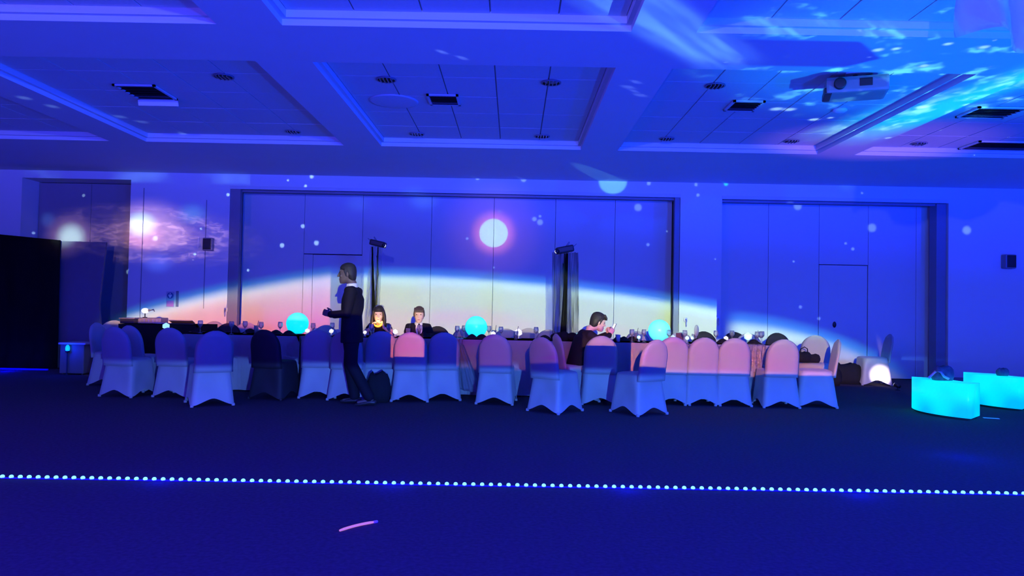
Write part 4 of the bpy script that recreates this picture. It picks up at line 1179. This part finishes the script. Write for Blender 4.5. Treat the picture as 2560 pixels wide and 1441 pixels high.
M_bench = bpy.data.materials.new('lit_bench_shell'); M_bench.use_nodes = True
_n = M_bench.node_tree; _p = _n.nodes['Principled BSDF']
_p.inputs['Base Color'].default_value = (.05, .3, .4, 1); _p.inputs['Roughness'].default_value = .3
_t = _n.nodes.new('ShaderNodeTexCoord'); _nn = _n.nodes.new('ShaderNodeTexNoise'); _nn.inputs['Scale'].default_value = 2.2; _nn.inputs['Detail'].default_value = 0
_n.links.new(_t.outputs['Object'], _nn.inputs['Vector'])
_cr = _n.nodes.new('ShaderNodeValToRGB'); _cr.color_ramp.elements[0].position = .38; _cr.color_ramp.elements[0].color = (0, .50, .95, 1)
_cr.color_ramp.elements[1].position = .62; _cr.color_ramp.elements[1].color = (0, .88, 1.0, 1)
_n.links.new(_nn.outputs[0], _cr.inputs[0]); _n.links.new(_cr.outputs[0], _p.inputs['Emission Color']); _p.inputs['Emission Strength'].default_value = 1.0
bench((6.03, 9.42, 0), 'glowing cyan curved bench with a bag on top')
bench((7.32, 10.42, 0), 'glowing cyan curved bench cut by the right edge of the frame')
pb1 = Vector((5.40, 9.33, .43))
M_bagc = mat('patterned_bag', (.12, .10, .16), .6, var=.9, scale=14)
bag((pb1.x, pb1.y, .436), .15, .85, 'slouchy patterned bag with a pale strap lying on the glowing bench', M_bagc, False)
bm = NB(); q0 = PZ(2318, 950, .5); 
tube(bm, [PY(2322, 945, pb1.y - .12), PY(2338, 930, pb1.y - .12), PY(2352, 930, pb1.y - .12), PY(2360, 942, pb1.y - .12), PY(2372, 948, pb1.y - .11)], [(.016, .006)] * 5, n=8)
o = link('bag_strap', bm, M_pink, None, True); tag(o, 'pale pink strap looped over the patterned bag', 'strap')
bag((6.74, 10.22, .436), .0, .5, 'small dark bundle on the right-edge glowing bench', M_bagc, False)
wash('bench_glow', PZ(2365, 1062, .25) + Vector((0, -.25, 0)), (0, .01, 1.0), 9, .15)
# bright lit chair on the right: small floor lamp beside it
pl = PZ(2228, 949, 0)
t = thing('floor_spot', 'small black floor spotlight shining white on the chair by the far wall', 'spotlight', (PY(2238, 940, 12.3).x + .03, 12.28, 0), -1.1)
bm = NB(); lathe(bm, [(.05, 0), (.05, .01), (.012, .015), (.012, .04)], 16); link('base', bm, M_dark, t, True)
bm = NB(); tube(bm, [(-.05, .0, .085), (.04, 0, .06)], [.035, .028], n=14, flat=True); link('housing', bm, M_dark, t, True)
bm = NB(); tube(bm, [(-.056, .0, .087), (-.052, 0, .086)], [.03, .03], n=14, flat=True); link('lens', bm, M_crystal_w, t, True)
L = bpy.data.lights.new('floor_spot_beam', 'SPOT'); L.energy = 70; L.color = (1, .82, .95); L.spot_size = math.radians(38); L.spot_blend = .6; L.shadow_soft_size = .02
o = bpy.data.objects.new('floor_spot_beam', L); COL.objects.link(o); o.location = (PY(2236, 940, 12.4).x, 12.36, .09)
tgt = Vector((PY(2200, 940, 13.0).x, 13.0, .17)); o.rotation_euler = (tgt - o.location).to_track_quat('-Z', 'Y').to_euler()
# paper on the floor
p = PZ(2478, 1047, 0)
bm = NB(); box(bm, -.085, .085, -.03, .03, .002, .006, bev=.001); o = link('paper_slip', bm, M_white); o.location = (p.x, p.y, 0); o.rotation_euler = (0, 0, -.35); tag(o, 'narrow white paper slip on the floor beside the glowing benches', 'paper')
# glow stick
a_ = PZ(850, 1327, .008); b_ = PZ(935, 1306, .008); m1 = PZ(888, 1313, .008)
t = thing('glow_stick', 'thin bent salmon glow stick lying on the carpet in the foreground', 'glow stick', (a_.x, a_.y, 0))
pts = []
for k in range(9):
    f = k / 8; q = a_ * (1 - f) ** 2 + m1 * 2 * f * (1 - f) + b_ * f * f; pts.append(q - Vector((a_.x, a_.y, 0)))
bm = NB(); tube(bm, pts, [.006] + [.0075] * 7 + [.006], n=10); link('tube', bm, mat('salmon_glow', (.6, .25, .2), .4, var=.2, scale=30, emit=(.62, .22, .20), estr=.75), t, True)
bm = NB(); d_ = (pts[-1] - pts[-2]).normalized(); tube(bm, [pts[-1], pts[-1] + d_ * .018], [.008, .008], n=10); link('end_cap', bm, M_white, t, True)

# ------------------------------------------------------------------ LED strip on the floor
ya = PZ(0, 1197, 0); yb2 = PZ(2560, 1239.5, 0)
t = thing('led_strip', 'long strip of bright blue LEDs running across the dark carpet', 'LED strip', (0, ya.y, 0))
slope = (yb2.y - ya.y) / (yb2.x - ya.x)
bm = NB(); x0, x1 = -5.2, 5.2
Mz = Matrix.Rotation(math.atan(slope), 4, 'Z')
y0_ = -ya.x * slope
box(bm, x0, x1, -.012, .012, .002, .008, M=Matrix.Translation((0, y0_, 0)) @ Mz); link('tape', bm, M_tape, t)
sp = 22.1 / F * ya.y; xk = PZ(6, 1197, 0).x - int(1.6 / sp) * sp; led_me = None; k = 0
while xk < x1 - .05 and k < 170:
    if led_me is None:
        bm = NB(); ellipsoid(bm, (0, 0, 0), (.0150, .0150, .013), 10); o = link('led', bm, M_led, t, True); led_me = o.data
    else:
        o = bpy.data.objects.new('led', led_me); COL.objects.link(o); o.parent = t
    o.location = (xk, y0_ + slope * xk, .014); xk += sp; k += 1
wash('led_glow', (-2.4, ya.y - .03, .10), (0, .0, 1), 2.2, .05); wash('led_glow', (-.8, ya.y, .10), (0, .0, 1), 2.2, .05)
wash('led_glow', (.8, ya.y, .10), (0, .0, 1), 2.6, .05); wash('led_glow', (2.4, ya.y, .10), (0, .0, 1), 3.2, .05)

# ------------------------------------------------------------------ people
def remesh(o, vox, smooth=3):
    m = o.modifiers.new('remesh', 'REMESH'); m.mode = 'VOXEL'; m.voxel_size = vox; m.use_smooth_shade = True
    s_ = o.modifiers.new('smooth', 'SMOOTH'); s_.factor = .5; s_.iterations = smooth
    return o
def head_bm(bm, Mh, k=1.0):
    rows = [(-.118, .062, .026, .024), (-.105, .050, .045, .040), (-.08, .030, .070, .056), (-.045, .012, .086, .066), (-.01, .004, .093, .071), (.03, .0, .096, .074), (.065, -.003, .092, .071), (.095, -.008, .074, .058), (.113, -.01, .045, .036), (.12, -.01, .02, .016)]
    n = 24; rings = []
    for z, yc, hy, hx in rows:
        rings.append([bm.verts.new(Mh @ Vector((hx * k * math.cos(2 * PI * q / n), (yc + hy * math.sin(2 * PI * q / n)) * k, z * k))) for q in range(n)])
    for r0, r1 in zip(rings, rings[1:]):
        for q in range(n): bm.faces.new((r0[q], r0[(q + 1) % n], r1[(q + 1) % n], r1[q]))
    bm.faces.new(rings[0][::-1]); bm.faces.new(rings[-1])
    T = lambda p: Mh @ (Vector(p) * k)
    side = (Mh.to_3x3() @ Vector((1, 0, 0))).normalized()
    tube(bm, [T((0, .093, .022)), T((0, .108, -.008)), T((0, .116, -.028))], [(.009 * k, .008 * k), (.011 * k, .010 * k), (.016 * k, .011 * k)], side, 10)
    for s_ in (-1, 1):
        ellipsoid(bm, T((s_ * .030, .083, .036)), (.024 * k, .012 * k, .008 * k), 10, Mh.to_3x3().to_4x4())       # brow
        ellipsoid(bm, T((s_ * .040, .070, -.028)), (.022 * k, .016 * k, .018 * k), 10, Mh.to_3x3().to_4x4())      # cheek
        ellipsoid(bm, T((s_ * .075, -.008, -.008)), (.009 * k, .018 * k, .031 * k), 10, Mh.to_3x3().to_4x4())     # ear
    ellipsoid(bm, T((0, .090, -.058)), (.024 * k, .010 * k, .007 * k), 10, Mh.to_3x3().to_4x4())
    ellipsoid(bm, T((0, .088, -.072)), (.020 * k, .010 * k, .007 * k), 10, Mh.to_3x3().to_4x4())
    ellipsoid(bm, T((0, .078, -.104)), (.022 * k, .016 * k, .013 * k), 10, Mh.to_3x3().to_4x4())
def hair_bm(Mh, k=1.0, fringe=True, long_=False, vol=0.0):
    bm = NB(); n = 24; rings = []; v = vol
    rows = [(-.085, -.062, .030, .050), (-.06, -.050, .052, .066), (-.02, -.040, .068, .080), (.02, -.030, .080, .084), (.05, -.010, .098, .083), (.08, -.006, .096, .076), (.108, -.008, .078, .060), (.128, -.010, .045, .036), (.135, -.01, .015, .012)]
    for z, yc, hy, hx in rows:
        rings.append([bm.verts.new(Mh @ (Vector(((hx + v) * math.cos(2 * PI * q / n), yc + (hy + v) * math.sin(2 * PI * q / n), z + v * .6 * (z > 0))) * k)) for q in range(n)])
    for r0, r1 in zip(rings, rings[1:]):
        for q in range(n): bm.faces.new((r0[q], r0[(q + 1) % n], r1[(q + 1) % n], r1[q]))
    bm.faces.new(rings[0][::-1]); bm.faces.new(rings[-1])
    T = lambda p: Mh @ (Vector(p) * k)
    for s_ in (-1, 1): tube(bm, [T((s_ * .074, .025, .035)), T((s_ * .078, .012, -.0)), T((s_ * .076, .008, -.03))], [.014 * k, .012 * k, .008 * k], (0, 1, 0), 8)
    if fringe:
        for i in range(7):
            xx = -.06 + .02 * i
            tube(bm, [T((xx, .055, .105)), T((xx * 1.05, .088, .075)), T((xx * 1.05 + .008, .097, .048))], [.018 * k, .014 * k, .006 * k], (1, 0, 0), 8)
    if long_:
        for s_ in (-1, 1):
            for q in range(4):
                yy = .045 - .035 * q
                tube(bm, [T((s_ * .072, yy, .05)), T((s_ * .092, yy, -.03)), T((s_ * .098, yy + .01, -.12)), T((s_ * .085, yy + .02, -.20)), T((s_ * .075, yy + .03, -.27))], [.02 * k, .022 * k, .024 * k, .02 * k, .010 * k], (0, 1, 0), 8)
        tube(bm, [T((0, -.09, .05)), T((0, -.10, -.08)), T((0, -.095, -.22))], [(.07 * k, .03 * k), (.085 * k, .03 * k), (.07 * k, .02 * k)], (1, 0, 0), 12)
    return bm
def hand_bm(bm, wrist, dirv, normal, thumb, curl=.5, s=1.0):
    """palm from the wrist along dirv, normal points out of the palm, thumb = direction in which the thumb side lies"""
    d_ = Vector(dirv).normalized(); nr = Vector(normal); nr = (nr - d_ * nr.dot(d_)).normalized(); th = Vector(thumb); th = (th - d_ * th.dot(d_) - nr * th.dot(nr)).normalized()
    w_ = Vector(wrist); pe = w_ + d_ * .085 * s
    tube(bm, [w_ - d_ * .02 * s, w_ + d_ * .02 * s, w_ + d_ * .055 * s, pe], [(.027 * s, .019 * s), (.034 * s, .016 * s), (.041 * s, .014 * s), (.039 * s, .011 * s)], th, 14)
    for q, (off, ln_) in enumerate(((.029, .072), (.010, .082), (-.010, .076), (-.029, .058))):
        b_ = pe + th * off * s - d_ * .012 * s; p_ = [b_]; dd_ = d_.copy(); a_ = 0
        for seg, fr in enumerate((.45, .32, .28)):
            a_ += curl * (.55, .8, .6)[seg]
            dd_ = d_ * math.cos(a_) + nr * math.sin(a_); p_.append(p_[-1] + dd_ * ln_ * s * fr)
        tube(bm, p_, [.0098 * s, .0092 * s, .0086 * s, .0076 * s], th, 10)
    b_ = w_ + d_ * .022 * s + th * .026 * s
    p2_ = b_ + (th * .75 + d_ * .55 + nr * .25).normalized() * .038 * s
    p3_ = p2_ + (th * .15 + d_ * .85 + nr * .45).normalized() * .030 * s
    p4_ = p3_ + (d_ * .85 - th * .15 + nr * .5).normalized() * .022 * s
    tube(bm, [b_ - th * .008 * s, p2_, p3_, p4_], [.0135 * s, .0115 * s, .0100 * s, .0082 * s], nr, 10)
def build_person(name_label, loc, rz, J, skin, top_m, leg_m, hair_m, head_rot=(0, 0, 0), k=1.0, hair=None, shirt=None, jacket_hem=True, sleeves=True, curl=.6, hs=1.0, bare_neck=False, group=None, tnorm=((0, 0, -1), (0, 0, -1)), tthumb=((0, 1, 0), (0, 1, 0))):
    t = thing('person', name_label, 'person', loc, rz)
    V = lambda q: Vector(J[q])
    Mh = Matrix.Translation(V('head')) @ Matrix.Rotation(head_rot[2], 4, 'Z') @ Matrix.Rotation(head_rot[0], 4, 'X') @ Matrix.Rotation(head_rot[1], 4, 'Y')
    # body: one continuous skin
    bm = NB(); head_bm(bm, Mh, hs)
    tube(bm, [V('neck') + Vector((0, -.005, -.03)), V('neck') + Vector((0, 0, .03)), Mh @ Vector((0, -.015, -.06))], [(.062 * k, .058 * k), (.054 * k, .056 * k), (.054 * k, .058 * k)], (1, 0, 0), 16)
    ch, wa, pe = V('chest'), V('waist'), V('pelvis')
    tube(bm, [pe, wa, ch, V('neck') + Vector((0, -.005, -.03))], [(.155 * k, .105 * k), (.135 * k, .095 * k), (.165 * k, .11 * k), (.07 * k, .06 * k)], (1, 0, 0), 18)
    for s_ in 'LR':
        tube(bm, [ch.lerp(V('sh' + s_), .4) + Vector((0, 0, .06 * k)), V('sh' + s_), V('sh' + s_).lerp(V('el' + s_), .5), V('el' + s_), V('el' + s_).lerp(V('wr' + s_), .4), V('wr' + s_)], [.05 * k, .054 * k, .046 * k, .037 * k, .037 * k, .025 * k], (0, 1, 0), 14)
        tube(bm, [V('hip' + s_), V('hip' + s_).lerp(V('kn' + s_), .5), V('kn' + s_), V('kn' + s_).lerp(V('an' + s_), .35), V('an' + s_)], [.085 * k, .072 * k, .053 * k, .052 * k, .034 * k], (1, 0, 0), 14)
        ft = V('an' + s_) + V('ft' + s_) * .14 * k + Vector((0, 0, -.045))
        tube(bm, [V('an' + s_) + Vector((0, 0, -.03)) - V('ft' + s_) * .03, ft], [(.034 * k, .03 * k), (.036 * k, .018 * k)], (1, 0, 0), 12)
        i_ = 0 if s_ == 'L' else 1
        hand_bm(bm, V('wr' + s_), V('hd' + s_), tnorm[i_], tthumb[i_], curl, k)
    body = remesh(link('body', bm, skin, t, True), .0055, 2)
    for s_ in (-1, 1):
        bm = NB(); ellipsoid(bm, Mh @ (Vector((s_ * .031, .086, .012)) * hs), (.013 * hs, .008 * hs, .006 * hs), 10, Mh.to_3x3().to_4x4()); link('eye', bm, M_eye, body, True)
    bm = NB(); ellipsoid(bm, Mh @ (Vector((0, .0985, -.064)) * hs), (.021 * hs, .005 * hs, .008 * hs), 10, Mh.to_3x3().to_4x4()); link('mouth', bm, M_lip, body, True)
    hr = hair or {}
    remesh(link('hair', hair_bm(Mh, hs, **hr), hair_m, t, True), .006, 2)
    # top garment
    bm = NB(); hemz = (-.16 if jacket_hem else -.03) * k
    axis = (pe - wa).normalized()
    low = pe + axis * (.16 if jacket_hem else .0) * k
    tube(bm, [low, pe + Vector((0, 0, 0)), wa, wa.lerp(ch, .6), ch + Vector((0, 0, .03 * k)), ch.lerp(V('neck'), .62), V('neck') + Vector((0, -.008, -.015))],
         [(.19 * k, .135 * k), (.182 * k, .13 * k), (.168 * k, .122 * k), (.19 * k, .135 * k), (.198 * k, .133 * k), (.145 * k, .10 * k), (.074 * k, .066 * k)], (1, 0, 0), 22, flat=True)
    for s_ in 'LR':
        we = V('el' + s_).lerp(V('wr' + s_), .93 if sleeves else .02)
        if not sleeves: we = V('sh' + s_).lerp(V('el' + s_), .35)
        base_ = [ch.lerp(V('sh' + s_), .5) + Vector((0, 0, .055 * k)), V('sh' + s_) + Vector((0, 0, .008))]
        if sleeves: tube(bm, base_ + [V('sh' + s_).lerp(V('el' + s_), .5), V('el' + s_), we], [.075 * k, .076 * k, .066 * k, .059 * k, .043 * k], (0, 1, 0), 16, flat=False)
        else: tube(bm, base_ + [we], [.07 * k, .07 * k, .06 * k], (0, 1, 0), 16)
    remesh(link('jacket' if sleeves else 'dress', bm, top_m, t, True), .011, 4)
    # trousers
    bm = NB(); tube(bm, [pe + Vector((0, 0, -.06 * k)), pe + Vector((0, 0, .07 * k))], [(.165 * k, .12 * k), (.16 * k, .115 * k)], (1, 0, 0), 18)
    for s_ in 'LR':
        tube(bm, [V('hip' + s_) + Vector((0, 0, .02)), V('hip' + s_).lerp(V('kn' + s_), .5), V('kn' + s_), V('kn' + s_).lerp(V('an' + s_), .5), V('an' + s_) + Vector((0, 0, .005))], [.104 * k, .088 * k, .072 * k, .068 * k, .066 * k], (1, 0, 0), 16)
    remesh(link('trousers', bm, leg_m, t, True), .011, 3)
    for s_ in 'LR':
        bm = NB(); d_ = V('ft' + s_).normalized(); a_ = V('an' + s_)
        zt_ = -a_.z + .038 if a_.z < .2 else -.05
        tube(bm, [a_ + Vector((0, 0, zt_)) - d_ * .06, a_ + Vector((0, 0, zt_ + .008)), a_ + Vector((0, 0, zt_ - .004)) + d_ * .10, a_ + Vector((0, 0, zt_ - .012)) + d_ * .17], [(.036, .034), (.040, .036), (.044, .028), (.036, .018)], d_.cross(Vector((0, 0, 1))), 14)
        link('shoe', bm, M_dark, t, True)
    if shirt:
        bm = NB(); nk = V('neck')
        tube(bm, [nk + Vector((0, 0, -.03)), nk + Vector((0, .006, .028 * k))], [(.072 * k, .070 * k), (.064 * k, .066 * k)], (1, 0, 0), 18, flat=True)
        fy = (ch + nk) / 2
        if shirt != 'collar':
            tube(bm, [ch + Vector((0, .118 * k, -.06)), ch + Vector((0, .122 * k, .03)), ch.lerp(nk, .6) + Vector((0, .092 * k, 0)), nk + Vector((0, .062 * k, -.01))], [(.018, .012), (.05, .018), (.055, .02), (.045, .02)], (1, 0, 0), 12)
        remesh(link('shirt', bm, M_shirt, t, True), .007, 2)
        if shirt == 'tie':
            bm = NB(); tube(bm, [nk + Vector((0, .083 * k, -.005)), ch.lerp(nk, .6) + Vector((0, .118 * k, 0)), ch + Vector((0, .145 * k, .03)), ch + Vector((0, .138 * k, -.05))], [(.016, .01), (.014, .008), (.022, .008), (.01, .006)], (1, 0, 0), 10)
            link('tie', bm, M_dark, t, True)
    return t, Mh

# walking man: faces left, both hands held in front of the chest
p = PZ(893, 1012, 0)
J = dict(head=(0, .03, 1.625), neck=(0, -.03, 1.475), chest=(0, -.045, 1.28), waist=(0, -.035, 1.10), pelvis=(0, -.04, .93),
         shL=(-.185, -.05, 1.405), elL=(-.235, -.03, 1.13), wrL=(-.15, .21, 1.115), hdL=(.5, 1, .35),
         shR=(.185, -.05, 1.405), elR=(.235, -.02, 1.13), wrR=(.10, .23, 1.10), hdR=(-.35, 1, .45),
         hipL=(-.085, -.04, .90), knL=(-.09, -.07, .50), anL=(-.09, -.30, .10), ftL=(0, 1, -.1),
         hipR=(.085, -.04, .90), knR=(.09, .0, .49), anR=(.09, -.08, .085), ftR=(0, 1, 0))
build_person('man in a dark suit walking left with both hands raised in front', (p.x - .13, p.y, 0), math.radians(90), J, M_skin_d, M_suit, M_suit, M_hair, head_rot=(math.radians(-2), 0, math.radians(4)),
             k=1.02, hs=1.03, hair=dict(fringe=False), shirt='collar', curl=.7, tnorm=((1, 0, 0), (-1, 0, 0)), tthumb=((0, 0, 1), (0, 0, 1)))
def seated(dz=0.0, lean=.05, k=1.0, hands='front'):
    s = k
    return dict(head=(0, lean * 1.8, 1.10 + dz), neck=(0, lean, .965 + dz), chest=(0, lean * .5, .82 + dz), waist=(0, 0, .67 + dz * .6), pelvis=(0, -.02, .56 + dz * .2),
                shL=(-.15 * s, lean * .8, .90 + dz), elL=(-.21 * s, lean + .12, .77), wrL=(-.10 * s, lean + .31, .80), hdL=(.5, .9, .1),
                shR=(.15 * s, lean * .8, .90 + dz), elR=(.21 * s, lean + .12, .77), wrR=(.10 * s, lean + .31, .80), hdR=(-.5, .9, .1),
                hipL=(-.08 * s, 0, .545), knL=(-.09 * s, .36, .535), anL=(-.09 * s, .36, .09), ftL=(0, 1, 0), hipR=(.08 * s, 0, .545), knR=(.09 * s, .36, .535), anR=(.09 * s, .36, .09), ftR=(0, 1, 0))
# girl across the table
pg = PY(948, 788, 11.26)
Jg = seated(pg.z - 1.085, .10, .86)
for s_, sg in (('L', -1), ('R', 1)):
    Jg['el' + s_] = (sg * .22, .17, .80); Jg['wr' + s_] = (sg * .09, .22, .90 + (pg.z - 1.085)); Jg['hd' + s_] = (-sg * .25, .1, 1)
tg, Mg = build_person('girl with long dark hair seated across the table, amber glow under her chin', (pg.x, pg.y + .12, 0), PI, Jg, M_skin, M_black, M_black, M_hair, head_rot=(math.radians(-12), 0, math.radians(8)), k=.84, hs=.98,
                      hair=dict(fringe=False, long_=True, vol=.006), jacket_hem=False, sleeves=False, curl=1.1, tnorm=((1, 0, 0), (-1, 0, 0)), tthumb=((0, -1, 0), (0, -1, 0)))
placeh = Vector((pg.x, pg.y + .12, 0)); Rg = Matrix.Rotation(PI, 4, 'Z')
cg = placeh + Rg @ (Mg @ Vector((0, .085, -.115)))
t = thing('glow_ring', 'curved amber glow ring held under the chin of the girl', 'glow ring', cg)
bm = NB(); pts = [(.062 * math.cos(a_), -.015 - .03 * math.sin(-a_) * 0, .055 * math.sin(a_)) for a_ in [math.radians(200 + 15 * q) for q in range(11)]]
tube(bm, pts, [.006, .010, .013, .015, .016, .016, .016, .015, .013, .012, .012], (0, 1, 0), 10); link('ring', bm, M_amber, t, True)
bm = NB(); ellipsoid(bm, (.060, -.015, .012), (.014, .012, .018), 10); link('clasp', bm, mat('orange_clasp', (.9, .4, .2), .3, var=0, emit=(1, .45, .12), estr=1.2), t, True)
wash('ring_glow', cg + Vector((0, -.06, .0)), (1, .35, .12), 1.2, .03)
# hair ornament
hp = placeh + Rg @ (Mg @ Vector((-.02, .03, .135)))
bm = NB(); tube(bm, [hp + Vector((-.06, 0, -.01)), hp + Vector((-.03, -.01, .008)), hp + Vector((.03, -.01, .008)), hp + Vector((.06, 0, -.012))], [(.006, .010)] * 4, n=8); o = link('hair_band', bm, M_metal, None, True)
o.parent = tg; o.matrix_parent_inverse = (Matrix.Translation(placeh) @ Rg).inverted()
# boy in a suit across the table
pb3 = PY(1043, 790, 11.26)
Jb = seated(pb3.z - 1.085, .06, .95)
build_person('boy in a dark suit and tie seated across the table', (pb3.x, pb3.y + .12, 0), PI + .25, Jb, M_skin, M_suit, M_suit, M_hair_b, head_rot=(math.radians(-6), 0, math.radians(-10)), k=.9, hs=.98,
             hair=dict(fringe=True, vol=.002), shirt='tie', curl=.8)
# boy in a dark jacket on the near side, turned right, looking at a phone
pn = PY(1492, 802, 10.08)
Jn = seated(pn.z - 1.10, .16, .98)
Jn['head'] = (0, .27, pn.z - .02); Jn['neck'] = (0, .15, pn.z - .145); Jn['chest'] = (0, .06, pn.z - .30)
for s_, sg in (('L', -1), ('R', 1)):
    Jn['sh' + s_] = (sg * .15, .10, pn.z - .20); Jn['el' + s_] = (sg * .18, .26, .80); Jn['wr' + s_] = (sg * .05, .43, .90); Jn['hd' + s_] = (-sg * .1, .5, .8)
rn = math.radians(-76)
tn, Mn = build_person('dark-haired boy in a dark jacket seated sideways on the near side, looking at a phone', (pn.x - .24, 10.08, 0), rn, Jn, M_skin, M_jacket, M_suit, M_hair, head_rot=(math.radians(-14), 0, math.radians(0)), k=.95, hs=1.0,
             hair=dict(fringe=True, vol=.004), curl=.9, tnorm=((1, 0, 0), (-1, 0, 0)), tthumb=((0, 0, 1), (0, 0, 1)))
ph = Matrix.Translation((pn.x - .24, 10.08, 0)) @ Matrix.Rotation(rn, 4, 'Z') @ Vector((0, .50, .985))
t = thing('phone', 'bright white phone held by the boy in the dark jacket', 'phone', ph, rn)
bm = NB(); box(bm, -.036, .036, -.004, .004, -.07, .07, bev=.003, M=Matrix.Rotation(math.radians(-25), 4, 'X')); link('case', bm, M_dark, t)
bm = NB(); box(bm, -.033, .033, -.007, -.0045, -.065, .065, M=Matrix.Rotation(math.radians(-25), 4, 'X')); link('screen', bm, M_crystal_w, t)
# chair he sits on
place_chair((pn.x - .26, 10.09, 0), rn, 'white covered chair under the boy in the dark jacket, turned sideways', 'white covered chairs with someone on them')
place_chair((pg.x, pg.y + .16, 0), PI, 'white covered chair the girl with the amber glow sits on', 'white covered chairs with someone on them')
place_chair((pb3.x, pb3.y + .16, 0), PI + .25, 'white covered chair the boy in the suit sits on', 'white covered chairs with someone on them')
